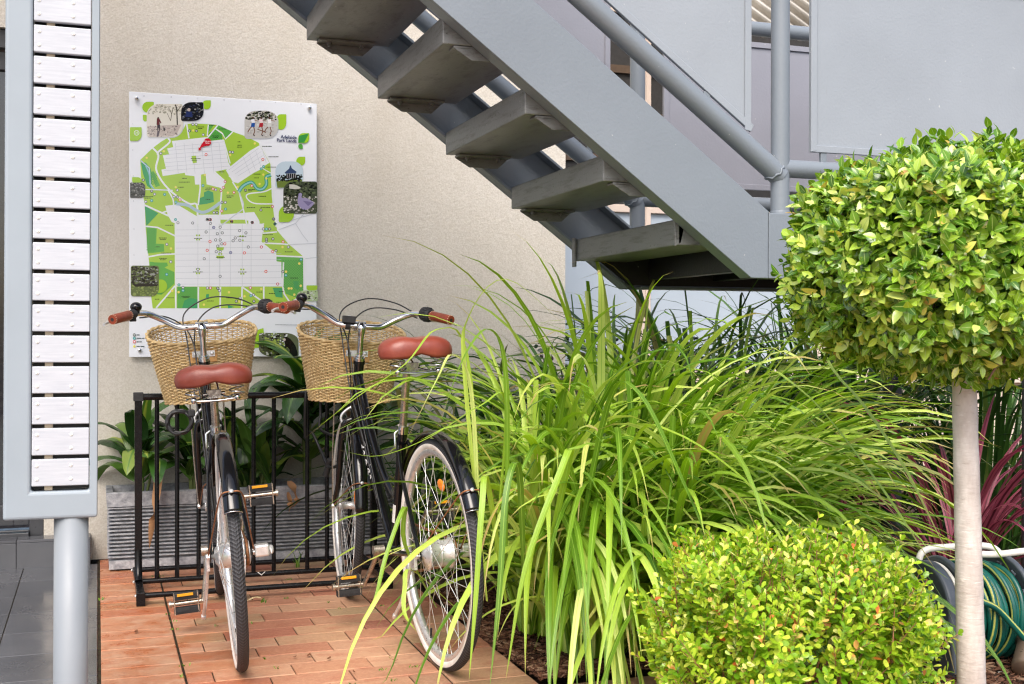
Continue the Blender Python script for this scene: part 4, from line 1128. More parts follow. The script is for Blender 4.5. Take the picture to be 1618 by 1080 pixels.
def make_bike(name, label, P, yaw, lean, sad_z, crank_a, steer, light_mount, letter):
    root = empty(name, P, (lean, 0, yaw)); tag(root, label, 'bicycle', 'black city bicycles with baskets in the rack')
    WB = 1.09; ax = lambda z: 1.04-(z-.345)*.364          # steering axis
    BG, BMt, CH, CD, AL, RU, RB = [MT[k] for k in ('black_gloss','black_metal','chrome','chrome_dull','alu','rust','rubber')]
    # ---------------- frame
    f = MB()
    bb = V((.455, 0, .285)); st_top = V((.325, 0, .695)); hb = V((ax(.68), 0, .68)); ht = V((ax(.905), 0, .905))
    f.tube([bb, st_top], .0155, 14); f.tube([hb, ht], .0185, 16); f.tube([ht-(ht-hb)*.03, ht+(ht-hb)*.02], .0215, 16); f.tube([hb-(ht-hb)*.02, hb+(ht-hb)*.03], .0215, 16)
    dt0 = V((ax(.74), 0, .74)); f.tube([dt0, bb], .0195, 16)
    f.tube(smooth_path([(ax(.86), 0, .86), (.74, 0, .70), (.58, 0, .54), (.46, 0, .46), (.40, 0, .447)], 5), .0145, 14)
    f.tube([(bb.x, -.036, bb.z), (bb.x, .036, bb.z)], .021, 18)
    for s_ in (1, -1):
        f.tube(smooth_path([(.43, s_*.024, .285), (.33, s_*.036, .293), (.18, s_*.052, .32), (.0, s_*.061, .345)], 4), .0088, 10)
        f.tube([(.335, s_*.017, .655), (.22, s_*.040, .560), (.0, s_*.061, .352)], .0068, 10)
        f.box((-.016, s_*.061-.002, .330), (.022, s_*.061+.002, .360))
    fo = f.build('frame', BG, root)
    hd = MB(); hd.tube([ht+V((-.002,0,.006)), ht+V((-.006,0,.017))], .0205, 18); hd.tube([ht+V((-.006,0,.0172)), ht+V((-.0085,0,.024))], .017, 18); hd.build('headset', CH, fo)
    # script lettering on both sides of the down tube
    vs, fs = text_mesh('Raleigh', .058, 'CENTER', shear=.35)
    d = (bb-dt0).normalized(); mid = dt0.lerp(bb, .40)
    for s_ in (1, -1):
        le = MB(); pts = []
        upv = V((-d.z, 0, d.x)); 
        if upv.z < 0: upv = -upv
        for p in vs:
            dd = d if s_ == 1 else -d
            th = p.y-.016; r_ = .0199; yy = sqrt(max(0, r_*r_-min(abs(th), r_*.8)**2))
            q = mid + dd*p.x + upv*th + V((0, s_*(yy+.0004), 0)); pts.append(q)
        le.add(pts, fs); le.build('lettering', MT['white_ink'], fo)
    # data sticker on the seat tube
    stk = MB(); dd = (st_top-bb).normalized(); 
    nvec = V((-dd.z, 0, dd.x)); vs2 = []; fs2 = []
    for i in range(7):
        a = R(130+i*18)
        off = V((cos(a), 0, 0))
        rad = (nvec*cos(a-R(90)) + V((0, 1, 0))*sin(a-R(90)))*.0158
        for h_ in (.10, .165): vs2.append(bb+dd*h_+rad)
    for i in range(6): fs2.append((2*i, 2*i+2, 2*i+3, 2*i+1))
    stk.add(vs2, fs2, smooth=True); stk.build('sticker', MT['white_ink'], fo)
    # ---------------- wheels
    SA = V((ax(.345), 0, .345)); axis = V((-.364, 0, 1)).normalized()
    SM = Matrix.Translation(SA) @ Matrix.Rotation(steer, 4, axis) @ Matrix.Translation(-SA)
    def wheel(cx, hubr, hubw, M_):
        w = link('wheel', WM['rim'], root); w.matrix_local = M_ @ Matrix.Translation((cx, 0, RW))
        link('tyre', WM['tyre'], w)
        link('spokes', spokes_mesh(hubw*.62, hubr+.008), w)
        h = MB(); T = Matrix.Rotation(R(90), 4, 'X')
        if hubr > .03:
            h.lathe([(0,-.062),(.007,-.062),(.007,-.050),(.022,-.047),(.030,-.040),(.047,-.038),(.047,-.034),(.038,-.030),(.040,.030),(.047,.034),(.047,.038),(.034,.040),(.028,.050),(.010,.052),(.010,.062),(0,.062)], 36, 0, T)
            h.lathe([(.0,.050),(.034,.050),(.036,.052),(.034,.054),(.0,.054)], 20, 0, T)
            torus_arc(h, (0,0,0), .0405, .0022, 0, T)
        else:
            h.lathe([(0,-.052),(.006,-.052),(.006,-.034),(.024,-.033),(.024,-.029),(.015,-.026),(.013,0),(.015,.026),(.024,.029),(.024,.033),(.006,.034),(.006,.052),(0,.052)], 24, 0, T)
        for s_ in (1, -1): h.lathe([(0,0),(.010,0),(.010,.009),(.006,.012),(0,.013)], 6, 0, Matrix.Translation((0,-s_*0,0)) @ Matrix.Rotation(R(-90*s_),4,'X') @ Matrix.Translation((0,0,.062 if hubr > .03 else .050)), smooth=False)
        h.build('hub', AL, w)
        v = MB(); v.tube([(cos(R(-70))*.2945,0,sin(R(-70))*.2945),(cos(R(-70))*.262,0,sin(R(-70))*.262)], .0035, 8); v.build('valve', RB, w)
        return w
    rw = wheel(0, .04, .062, Matrix.Identity(4)); fw = wheel(WB, .014, .045, SM)
    # spoke reflectors
    for (w, a) in ((rw, 101), (fw, 165)):
        r_ = MB(); Tm = Matrix.Rotation(R(-a), 4, 'Y') @ Matrix.Translation((.215, 0, 0)) 
        r_.sphere((0, 0, 0), 1, 18, 8, sc=(.017, .006, .030)); o = r_.build('reflector', MT['orange'], w); o.matrix_local = Tm
    # ---------------- mudguards
    m = MB(); arcshell(m, .372, 28, 152, .0265, .015); mo = m.build('mudguard', BG, root); mo.location = (0, 0, RW)
    sd = mo.modifiers.new('s', 'SOLIDIFY'); sd.thickness = .0016
    cap = MB(); arcshell(cap, .3732, 136, 150.5, .0262, .014, n=8); co_ = cap.build('mudguard_flap', BG, mo)
    ed = MB(); ed.tube([(cos(R(151.8))*(.3735-.015*abs(t)**2.6), .0272*t*(1-.08*abs(t)**3), sin(R(151.8))*(.3735-.015*abs(t)**2.6)) for t in [mix(-1,1,j/10) for j in range(11)]], .0012, 6); ed.build('trim', CH, mo)
    m = MB(); arcshell(m, .368, 62, 176, .025, .014); m2 = m.build('mudguard', BG, root); m2.matrix_local = SM @ Matrix.Translation((WB, 0, RW))
    sd = m2.modifiers.new('s', 'SOLIDIFY'); sd.thickness = .0016
    # stays: rusty wire loops
    def stay(par, M_, a, hw, w, r_=.374):
        pa = V((cos(R(a))*r_, 0, sin(R(a))*r_)); t_ = V((0, 1, 0))
        pts = [(-.006, hw+.004, -.0), (-.03, hw+.004, .02)] if False else [V((-.004, hw+.006, .004))]
        pts += [V((pa.x*.80, w+.010, pa.z*.80)), V((pa.x*.95, w+.002, pa.z*.95)), V((pa.x*1.006, w*.72, pa.z*1.006)), V((pa.x*1.012, 0, pa.z*1.012))]
        full = pts + [V((p.x, -p.y, p.z)) for p in reversed(pts[:-1])]
        s = MB(); s.tube(smooth_path(full, 5), .0022, 7); so = s.build('stay', RU, root); so.matrix_local = M_
        b = MB(); b.lathe([(0,0),(.006,0),(.006,.003),(0,.004)], 12, T=Matrix.Translation(pa*1.016) @ Matrix.Rotation(R(90-a), 4, 'Y')); b.build('rivet', AL, so)
    stay(mo, Matrix.Translation((0,0,RW)), 143, .061, .028); stay(m2, SM @ Matrix.Translation((WB,0,RW)), 160, .046, .026, .370)
    # ---------------- fork
    k = MB(); cr = V((ax(.69), 0, .69))
    for s_ in (1, -1):
        k.tube(smooth_path([(cr.x, s_*.010, cr.z), (cr.x+.006, s_*.040, cr.z-.022), (ax(.56), s_*.047, .56), (ax(.44)+.006, s_*.047, .44), (WB-.012, s_*.048, .372), (WB, s_*.048, .345)], 4), [.0125]*4+[.0125]*4+[.012]*4+[.0105]*4+[.0085]*4+[.0075], 12)
    k.tube([(cr.x+.01, 0, .675), (cr.x-.003, 0, .705)], .019, 14)
    ko = k.build('fork', BG, root); ko.matrix_local = SM
    # brake caliper
    c = MB(); c.tube(smooth_path([(cr.x+.035,.035,.655),(cr.x+.04,.046,.70),(cr.x+.035,.0,.735),(cr.x+.04,-.046,.70),(cr.x+.035,-.035,.655)],5), .0055, 8); c.cbox((cr.x+.03,.036,.65),(.03,.01,.012)); c.cbox((cr.x+.03,-.036,.65),(.03,.01,.012))
    cc = c.build('brake_caliper', AL, root); cc.matrix_local = SM
    # ---------------- seatpost and saddle
    p = MB(); ddir = (st_top-bb).normalized(); pz = (sad_z-.695)/ddir.z; ptop = st_top + ddir*pz
    p.tube([st_top-ddir*.03, ptop], .0128, 16); p.build('seatpost', CD, root)
    p = MB(); p.tube([st_top-ddir*.012, st_top+ddir*.014], .0185, 18); p.tube([st_top+V((-.015,.02,0)), st_top+V((-.02,.034,-.01)), st_top+V((-.022,.034,-.055))], .004, 8); p.build('seat_clamp', CH, root)
    sp = V((ptop.x-.03, 0, ptop.z+.106))
    s = saddle_mesh(); so = s.build('saddle', [MT['leather']], root); so.location = sp; sd = so.modifiers.new('s', 'SOLIDIFY'); sd.thickness = .004; sd.offset = -1
    se = MB(); se.tube([(-.1262, 0, -.046), (-.1268, 0, -.034), (-.1262, 0, -.025), (-.1225, 0, -.0155)], .0012, 6); se.build('seam', MT['stitch'], so)
    un = MB(); un.box((-.100,-.085,-.034),(.05,.085,-.029)); un.build('underside', MT['under'], so)
    for s_ in (1, -1):
        sg = MB(); n = 60; sg.tube([(-.088+.022*cos(i/n*2*pi*3.2), s_*.066+.023*sin(i/n*2*pi*3.2), -.034-.064*i/n) for i in range(n+1)], .0024, 6); sg.build('spring', CH, so)
        sb = MB(); sb.sphere((-.088, s_*.066, -.102), .010, 10, 6); sb.tube(smooth_path([(-.088, s_*.066, -.102), (-.06, s_*.040, -.101), (-.02, s_*.018, -.090), (.05, s_*.014, -.060), (.12, s_*.008, -.035)], 4), .0034, 7); sb.build('rail', CH, so)
    cb = MB(); cb.tube(smooth_path([(-.089,-.070,-.104),(-.092,0,-.108),(-.089,.070,-.104)],5), .0035, 8, squash=1.0); cb.box((-.03,-.022,-.104),(.02,.022,-.076)); cb.tube([(0,-.034,-.090),(0,.034,-.090)], .006, 10); cb.build('clamp', CH, so, bevel=.001)
    # ---------------- crank set
    def crank(side, ang):
        c = MB(); a = R(ang); tip = V((cos(a)*.165, side*.082, sin(a)*.165))
        c.tube(smooth_path([(0, side*.060, 0), (cos(a)*.06, side*.064, sin(a)*.06), (cos(a)*.12, side*.074, sin(a)*.12), tip], 5), [.0125]+[.011]*4+[.0095]*5+[.009]*5+[.0115], 10, squash=.75)
        c.tube([(0, side*.038, 0), (0, side*.075, 0)], .0165, 18)
        o = c.build('crank', CD, root); o.location = bb
        pd = MB(); y0 = side*.092; y1 = side*.178; cx, cz = tip.x, tip.z
        pd.tube([(cx, side*.078, cz), (cx, side*.185, cz)], .0075, 12)
        for yy in (side*.098, side*.174): pd.cbox((cx, yy, cz), (.026, .0035, .070))
        pd.tube([(cx, y1+side*.006, cz), (cx, y1+side*.014, cz)], .012, 12)
        po = pd.build('pedal', CD, o)
        for sx in (1, -1):
            rb = MB(); zz = cz+sx*.0235
            rb.box((cx-.012, min(y0,y1)+.001, zz-.0105), (cx+.012, max(y0,y1)-.001, zz+.0105))
            yq = min(y0,y1)+.004
            while yq < max(y0,y1)-.008:
                rb.add([(cx-.0142,yq,zz-.0095),(cx-.0142,yq+.0028,zz-.0095),(cx-.0142,yq+.0068,zz+.0005),(cx-.0142,yq+.004,zz+.0005),(cx-.011,yq,zz-.0095),(cx-.011,yq+.0028,zz-.0095),(cx-.011,yq+.0068,zz+.0005),(cx-.011,yq+.004,zz+.0005)], [(0,3,2,1),(0,1,5,4),(1,2,6,5),(2,3,7,6),(3,0,4,7)])
                yq += .0058
            rb.build('pedal_rubber', RB, o, bevel=.0008, seg=1)
        rf = MB(); rf.box((cx-.0165, min(y0,y1)+.020, cz+.0255), (cx-.0122, max(y0,y1)-.014, cz+.0345)); rf.build('reflector', MT['amber'], o, bevel=.0008, seg=1)
    crank(1, crank_a); crank(-1, crank_a+180)
    r = MB(); T = Matrix.Translation(bb+V((0,-.046,0))) @ Matrix.Rotation(R(90), 4, 'X')
    r.lathe([(.062,-.0012),(.082,-.0014),(.086,0),(.082,.0014),(.062,.0012)], 44, T=T, closed=True)
    for i in range(5):
        a = 2*pi*i/5; r.tube([bb+V((0,-.047,0)), bb+V((cos(a)*.066,-.046,sin(a)*.066))], .006, 6)
    r.build('chainring', CD, root)
    ch = MB(); pts = []
    for i in range(13): a = R(mix(82, -86, i/12)); pts.append(bb+V((cos(a)*.087, -.046, sin(a)*.087)))
    for i in range(1, 8): pts.append(bb.lerp(V((0,0,RW)), i/8)+V((0, -.046, -mix(.087, .037, i/8))))
    for i in range(9): a = R(mix(-90, -264, i/8)); pts.append(V((cos(a)*.037, -.046, RW+sin(a)*.037)))
    for i in range(1, 8): pts.append(V((0,0,RW)).lerp(bb, i/8)+V((0, -.046, mix(.037, .087, i/8))))
    dense = smooth_path(pts+[pts[0]], 5)[:-1]
    ch.tube(dense, [(.0052 if i % 2 else .0036) for i in range(len(dense))], 6, closed=True, caps=False); ch.build('chain', RU, root)
    g = MB(); g.lathe([(0,0),(.036,0),(.038,.002),(.036,.004),(0,.004)], 24, T=Matrix.Translation((0,-.044,RW)) @ Matrix.Rotation(R(90),4,'X')); g.build('sprocket', RB, root)
    # gear-box cap on the right axle end
    g = MB(); g.box((-.020,-.112,RW-.016),(.020,-.068,RW+.020)); g.lathe([(0,0),(.014,0),(.014,.012),(0,.014)], 12, T=Matrix.Translation((0,-.112,RW)) @ Matrix.Rotation(R(90),4,'X')); g.build('gear_case', AL, root, bevel=.007, seg=3)
    # kickstand
    kx = MB(); kx.tube(smooth_path([(.05,.070,.325),(.07,.072,.28),(.12,.082,.19),(.17,.090,.135)],4), .0058, 8); kx.box((.01,.064,.30),(.055,.074,.345)); kx.tube([(.17,.090,.135),(.178,.091,.126)], .008, 8)
    kx.build('kickstand', AL, root, bevel=.001, seg=1)
    # ---------------- stem, bar and what sits on it
    s = MB(); z1 = 1.03; q0 = V((ax(.915), 0, .915)); q1 = V((ax(z1), 0, z1)); hx = q1.x+.052
    s.tube([q0, q1-axis*.012], .0112, 16); s.tube(smooth_path([q1-axis*.03, q1-axis*.004, (q1.x+.018, 0, z1+.008), (hx, 0, z1+.006)], 4), [.0125,.0135,.0145,.0150,.0155,.016,.0155,.015,.0145,.014,.0135,.0135,.0135], 14)
    s.tube([(hx,-.022,z1+.004),(hx,.022,z1+.004)], .0185, 16); s.lathe([(0,0),(.007,0),(.007,.005),(0,.006)], 6, T=Matrix.Translation((q1.x-.006,0,z1+.012)), mat=1, smooth=False)
    so = s.build('stem', [CH, RB], root); so.matrix_local = SM
    HB = SM @ Matrix.Translation((hx, 0, z1+.004)) @ Matrix.Rotation(light_mount[1], 4, 'X')
    def barpts(sd): return [(0,0,0),(0,sd*.05,0),(.006,sd*.085,.006),(.004,sd*.135,.034),(-.018,sd*.185,.058),(-.062,sd*.222,.062),(-.105,sd*.245,.056),(-.185,sd*.290,.044)]
    b = MB(); L_ = smooth_path(barpts(1), 5); R__ = smooth_path(barpts(-1), 5)
    b.tube(list(reversed(R__))[:-1] + L_, .0112, 14); bo = b.build('handlebar', CH, root); bo.matrix_local = HB
    for sd in (1, -1):
        e0 = V(barpts(sd)[-2]); e1 = V(barpts(sd)[-1]); dr = (e1-e0).normalized(); a = e1-dr*.105 + dr*.008; c1 = e1+dr*.012
        g = MB(); g.tube([a, a+dr*.004, c1-dr*.004, c1], [.0150,.0168,.0172,.0160], 20)
        g.tube([c1+dr*.0004, c1+dr*.0012], .0062, 12, mat=1)
        go = g.build('grip', [MT['grip'], RB], root); go.matrix_local = HB
        sx = MB(); uu = dr.orthogonal().normalized(); ww = dr.cross(uu)
        for base, rr in ((c1-dr*.002, .0168), (a+dr*.008, .0176)):
            for i in range(16):
                an = 2*pi*i/16; rad = uu*cos(an)+ww*sin(an); sx.tube([base+rad*rr-dr*.003, base+rad*(rr-.0002)+dr*.003], .0009, 4)
        for i in range(9):
            q = c1-dr*(.012+i*.011); dn = V((0,0,-1)); sx.tube([q+dn*.0172+ww*.0, q+dn*.0175+dr*.005], .0009, 4)
        sx.build('stitching', MT['stitch'], go)
        # brake lever and clamp
        lv = MB(); k0 = a-dr*.018
        lv.tube([k0-dr*.010, k0+dr*.010], .0165, 14); lv.cbox(k0+V((.016,0,-.014)), (.024,.022,.024))
        k1 = MB(); k1.tube(smooth_path([k0+V((.020,0,-.016)), k0+V((.030,sd*.020,-.018)), k0+V((.008,sd*.050,-.020))+dr*.01, k0+V((-.030,sd*.075,-.022))+dr*.01, k0+V((-.062,sd*.088,-.030))+dr*.01], 4), [.006]*6+[.0052]*6+[.0045]*4+[.0055], 9)
        lo = k1.build('brake_lever', AL, root); lo.matrix_local = HB; vo = lv.build('lever_clamp', RB, lo, bevel=.002)
        if sd == -1:
            t = MB(); t.tube([a-dr*.002, a-dr*.006, a-dr*.030, a-dr*.042, a-dr*.050], [.0172,.0235,.0265,.0255,.017], 24)
            for i in range(16):
                an = 2*pi*i/16; rad = uu*cos(an)+ww*sin(an); t.tube([a-dr*.010+rad*.0250, a-dr*.026+rad*.0262], .0022, 5)
            to = t.build('gear_shifter', RB, root); to.matrix_local = HB
        else:
            t = MB(); bp = a-dr*.045+V((.0,0,.022)); t.sphere(bp, .0205, 18, 10, sc=(1,1,.85)); t.tube([bp-V((0,0,.024)), bp-V((0,0,.012))], .012, 12); t.tube([bp+V((-.014,.006,-.010)), bp+V((-.03,.012,-.018))], .0035, 6)
            to = t.build('bell', MT['black_gloss'], root); to.matrix_local = HB
    if light_mount[0]:
        t = MB(); t.box((-.026,.018,.010),(.018,.062,.034)); t.tube([(0,.034,0),(0,.052,0)], .0155, 14); t.lathe([(0,0),(.006,0),(.006,.002),(0,.0022)], 12, mat=1, T=Matrix.Translation((-.006,.040,.0342)))
        to = t.build('light_mount', [RB, AL], root, bevel=.003); to.matrix_local = HB
    # cables
    IV = SM.inverted()
    def cab(name, pts, r_=.0026, mat='cable'):
        c = MB(); c.tube(smooth_path(pts, 7), r_, 7); o = c.build(name, MT[mat], root); return o
    K = lambda x, y, z: HB @ V((x, y, z))
    G = SM
    cab('brake_cable', [K(.01,-.215,.046), K(.055,-.14,.072), K(.085,-.05,.070), K(.070,.012,.02), K(.045,.03,-.06), G@V((.90,.022,.86)), G@V((ax(.74)+.03,.014,.74))])
    cab('gear_cable', [K(-.02,-.205,.060), K(.05,-.13,.098), K(.09,-.03,.105), K(.07,.06,.05), K(.03,.055,-.05), V((.80,.045,.80)), V((.74,.035,.70)), V((.56,.026,.44))])
    cab('brake_cable', [K(.01,.215,.046), K(.045,.13,.046), K(.05,.06,.0), K(.015,.03,-.08), V((.81,.03,.84)), V((.76,.024,.74)), V((.52,.022,.38))])
    # thin steel basket struts running down to the front axle
    for sd in (1, -1):
        c = MB(); c.tube([(WB+.0, sd*.057, .345), (WB-.02, sd*.062, .53), (WB-.055, sd*.062, .752)], .0030, 7); o = c.build('basket_strut', CD, root); o.matrix_local = SM
    # ---------------- basket
    bx = link('basket', BASKET, root); bx.matrix_local = SM @ Matrix.Translation((ax(.9)+.235, 0, .752)) @ Matrix.Rotation(light_mount[1]*.4, 4, 'X')
    zb = .175
    w = MB(); w.cbox((-.142, 0, zb), (.007, .098, .052)); w.cbox((.0-.126, 0, zb), (.005, .098, .052)); w.build('mounting_block', MT['wood'], bx, bevel=.002)
    w = MB(); w.cbox((-.149, 0, zb+.006), (.003, .082, .022)); w.cbox((-.152, 0, zb-.02), (.004, .024, .075))
    for yy in (-.031, .031): w.lathe([(0,0),(.0075,0),(.0065,.005),(0,.0055)], 12, T=Matrix.Translation((-.1505,yy,zb+.006)) @ Matrix.Rotation(R(-90),4,'Y'))
    w.build('bracket', AL, bx)
    return root
B1 = make_bike('bicycle', 'black city bicycle on the left, facing away, brown saddle in front of its wicker basket', (.405, 3.635, 0), R(90-2.4), R(-4.6), .800, -90, R(-2), (False, R(0)), True)
B2 = make_bike('bicycle', 'black city bicycle beside the tall grass, whitewall rear wheel turned to the viewer', (.978, 3.445, 0), R(90+3.4), R(-1.8), .885, -52, R(-7), (True, R(3.5)), True)

# cable locks
def lock(name, pts, label, r=.0065):
    l = empty(name, pts[0]); tag(l, label, 'cable lock')
    m = MB(); m.T = Matrix.Translation(-V(pts[0])); m.tube(smooth_path(pts, 6), r, 9); m.build('cable', MT['cable'], l)
    return l
M1 = Matrix.Translation((.405, 3.635, 0)) @ Euler((R(-4.6), 0, R(87.6))).to_matrix().to_4x4()
c0 = V((.76, .105, .70)); pts = []
for i in range(44):
    a = i/10*2*pi; rr = .042+.004*sin(i*1.7); pts.append(M1 @ (c0 + V((.010*(i/44)-.005+.004*sin(i*2.1), rr*cos(a), rr*sin(a)*.95))))
l1 = lock('cable_lock', pts, 'black cable lock coiled below the basket of the left bicycle', .0055)
lb = MB(); lb.T = Matrix.Translation(-pts[0]); q = M1 @ V((.77, .062, .728)); lb.cbox(q, (.024,.05,.024)); lb.build('lock_body', MT['rubber'], l1, bevel=.004)
p2 = [(.80,4.865,.58),(.797,4.845,.70),(.803,4.85,.775),(.83,4.868,.792),(.862,4.885,.76),(.868,4.89,.68),(.86,4.86,.62),(.885,4.81,.60),(.915,4.74,.59),(.93,4.70,.55),(.912,4.66,.50),(.88,4.76,.47),(.86,4.84,.53),(.83,4.88,.60),(.80,4.865,.58)]
l2 = lock('cable_lock', [V(p) for p in p2], 'black cable lock looped over the rack top rail beside the right bicycle', .0062)
lb = MB(); lb.T = Matrix.Translation(-V(p2[0])); lb.tube([V((.885,4.77,.50)), V((.872,4.80,.43))], .013, 12); lb.build('lock_body', MT['rubber'], l2)
# ================================================================== plants
def blade(mb, p, az, phi0, phi1, pw, L, W, seg=12, blunt=False, twist=0, wob=0, rnd=random, mat=0):
    """an arching strap leaf: starts phi0 from vertical, ends phi1 from vertical"""
    ca, sa = cos(az), sin(az); side0 = V((-sa, ca, 0)); pos = V(p); vs = []; uv = []
    for i in range(seg+1):
        t = i/seg; ph = phi0 + (phi1-phi0)*t**pw
        a2 = az + wob*sin(t*3+twist)
        d = V((sin(ph)*cos(a2), sin(ph)*sin(a2), cos(ph)))
        side = V((-sin(a2), cos(a2), 0)); nn = side.cross(d)
        tw = twist*t; sd = side*cos(tw) + nn*sin(tw); n2 = sd.cross(d)
        w = W*(.55+.45*min(1, t*4)) if t < .25 else W
        if blunt: w *= 1 if t < .999 else .9
        else: w *= max(.02, 1-((t-.45)/.55)**2.2) if t > .45 else 1
        w *= .5
        if pos.z < .02: pos.z = .02 + .004*((i*7) % 3)
        tu = t*.72 if blunt else t
        vs += [pos+sd*w, pos-n2*(w*.34), pos-sd*w]; uv += [(tu, 0), (tu, .5), (tu, 1)]
        pos = pos + d*(L/seg)
    fs = []
    for i in range(seg):
        a = i*3; fs += [(a, a+1, a+4, a+3), (a+1, a+2, a+5, a+4)]
    mb.add(vs, fs, mat, True, uv=uv)

def strap(mb, pts, W, widths=None, mat=0, sub=5):
    P = smooth_path(pts, sub); n = len(P); vs = []; uv = []
    for i in range(n):
        t = i/(n-1); d = (P[min(n-1, i+1)]-P[max(0, i-1)]).normalized()
        sd = d.cross(V((0, 0, 1)));
        if sd.length < .15: sd = d.cross(V((-.33, .94, 0)))
        sd.normalize(); nn = sd.cross(d)
        w = W*.5*(widths(t) if widths else (min(1, .5+t*3) if t < .5 else max(.03, 1-((t-.5)/.5)**2.4)))
        vs += [P[i]+sd*w, P[i]-nn*(w*.3), P[i]-sd*w]; uv += [(t, 0), (t, .5), (t, 1)]
    fs = []
    for i in range(n-1):
        a = i*3; fs += [(a, a+1, a+4, a+3), (a+1, a+2, a+5, a+4)]
    mb.add(vs, fs, mat, True, uv=uv)

GRASS = leafmat('bright strap grass', [(0, S(72,112,26)), (.25, S(112,152,38)), (.55, S(158,190,62)), (.82, S(194,214,100)), (.95, S(212,226,136)), (.985, S(210,206,110)), (1, S(190,156,96))], tips=.8, rough=.34, trans=.27, nscale=4, ntint=(.16,.2), bump=.3, stripe=[(S(160,198,84), .02, .05)], spec=.6)
GRASS_SHADE = leafmat('shade-toned strap grass', [(0, S(34,66,22)), (.5, S(56,94,34)), (.9, S(90,128,48)), (1, S(150,140,90))], rough=.4, trans=.2, nscale=4, bump=.2, tips=.7)  # grass at the back: its shade is put into darker leaf greens
CORD = leafmat('burgundy striped cordyline', [(0, S(66,22,34)), (.5, S(96,34,50)), (1, S(130,62,78))], rough=.42, trans=.2, nscale=5, stripe=[(S(186,112,126), .45, .40), (S(150,74,92), .15, .12)], bump=.25)

def clump(name, label, base, R0, n, L, W, azr=None, lean=(.02, .45), droop=(1.5, 2.6), mat=GRASS, seed=1, group=None, blunt=.15, pw=(1.5, 2.6), bias=(0, 0), cat='grass plant', seg=13):
    rnd = random.Random(seed); mb = MB(); bx, by = base
    for i in range(n):
        r = R0*sqrt(rnd.random()); a = rnd.uniform(0, 2*pi); p = (r*cos(a), r*sin(a), .0)
        az = a + rnd.gauss(0, .7) if azr is None else rnd.uniform(*azr)
        v = V((cos(az)+bias[0], sin(az)+bias[1], 0)); az = math.atan2(v.y, v.x)
        u = rnd.random(); LL = L*rnd.uniform(.55, 1.08)
        ph0 = mix(lean[0], lean[1], u**1.2)*(.4+.6*r/R0); ph1 = mix(droop[0], droop[1], rnd.random())*(.55+.45*min(1, .3+u))
        bl = rnd.random() < blunt
        if bl: ph1 *= .35; LL *= .80
        blade(mb, p, az, ph0, ph1, rnd.uniform(*pw), LL, W*rnd.uniform(.6, 1.15), seg=seg, blunt=bl, twist=rnd.uniform(-.9, .9), wob=rnd.uniform(-.15, .15), rnd=rnd)
    root = mb.build(name, mat); root.location = (bx, by, .01)
    tag(root, label, cat, group)
    return root
gg = 'clumps of bright green strap-leaved grass'
def tuft(name, label, base, R0, n, L, W, seed, group, mat=GRASS, bias=(0,0), up=.30, blunt=.08, cat='grass plant', tmax=1.0, avoid=None, fringe=0, faz=(-1.7,.45)):
    """fountain of long straps: a few upright and cut, most arching over, the outer ones hanging to the ground"""
    rnd = random.Random(seed); mb = MB()
    for i in range(n):
        q = rnd.random(); r = R0*sqrt(rnd.random()); az = rnd.uniform(0, 2*pi)
        v = V((cos(az)+bias[0], sin(az)+bias[1], 0)); az2 = math.atan2(v.y, v.x)+rnd.gauss(0, .25)
        if avoid:
            dd = (az2-avoid[0]+pi) % (2*pi)-pi
            if abs(dd) < avoid[1] and rnd.random() > avoid[2]: az2 = avoid[0] + (1 if dd > 0 else -1)*(avoid[1]+rnd.random()*.9)
        p = (r*cos(az), r*sin(az), 0)
        LL = L*rnd.uniform(.62, 1.06); WW = W*rnd.uniform(.62, 1.12)
        if q < blunt: blade(mb, p, az2, rnd.uniform(0,.10), rnd.uniform(.08,.35), 1.5, LL*rnd.uniform(.55,.86), WW*1.05, seg=9, blunt=True, twist=rnd.uniform(-.5,.5))
        elif q < up: blade(mb, p, az2, rnd.uniform(.0,.22), rnd.uniform(1.5,2.7), rnd.uniform(2.0,3.2), LL*1.08, WW, seg=15, twist=rnd.uniform(-.8,.8), wob=rnd.uniform(-.2,.2))
        elif q < .80: blade(mb, p, az2, rnd.uniform(.08,.45), rnd.uniform(1.9,2.9)*tmax, rnd.uniform(1.5,2.5), LL, WW, seg=15, twist=rnd.uniform(-1.,1.), wob=rnd.uniform(-.25,.25))
        else: blade(mb, p, az2, rnd.uniform(.35,.85), rnd.uniform(2.0,2.95)*tmax, rnd.uniform(1.0,1.7), LL*.86, WW, seg=15, twist=rnd.uniform(-1.,1.), wob=rnd.uniform(-.25,.25))
    for i in range(fringe):
        az = rnd.gauss(*faz); r = R0*rnd.random()
        blade(mb, (r*cos(az), r*sin(az), 0), az, rnd.uniform(.22, .62), rnd.uniform(2.85, 3.08), rnd.uniform(.9, 1.6), L*rnd.uniform(.80, 1.15), W*rnd.uniform(.7, 1.1), seg=18, twist=rnd.uniform(-.8,.8), wob=rnd.uniform(-.15,.15))
    o = mb.build(name, mat); o.location = (base[0], base[1], .01); tag(o, label, cat, group); return o
tuft('strap_grass', 'bright green arching grass clump beside the rear wheel of the right bicycle', (1.40, 3.66), .09, 230, 1.18, .025, 11, gg, bias=(.2,-.25), avoid=(pi+.1,1.1,.16), fringe=40, faz=(-1.72,.22))
tuft('strap_grass', 'tallest bright green grass clump, in the middle below the lowest stair tread', (1.68, 3.78), .13, 270, 1.42, .0265, 12, gg, bias=(.05,-.25), up=.26, blunt=.12, fringe=60, faz=(-1.5,.4))
tuft('strap_grass', 'bright green grass clump leaning right behind the small yellow-green bush', (2.02, 3.68), .13, 230, 1.26, .0245, 13, gg, bias=(.45,-.35), up=.25)
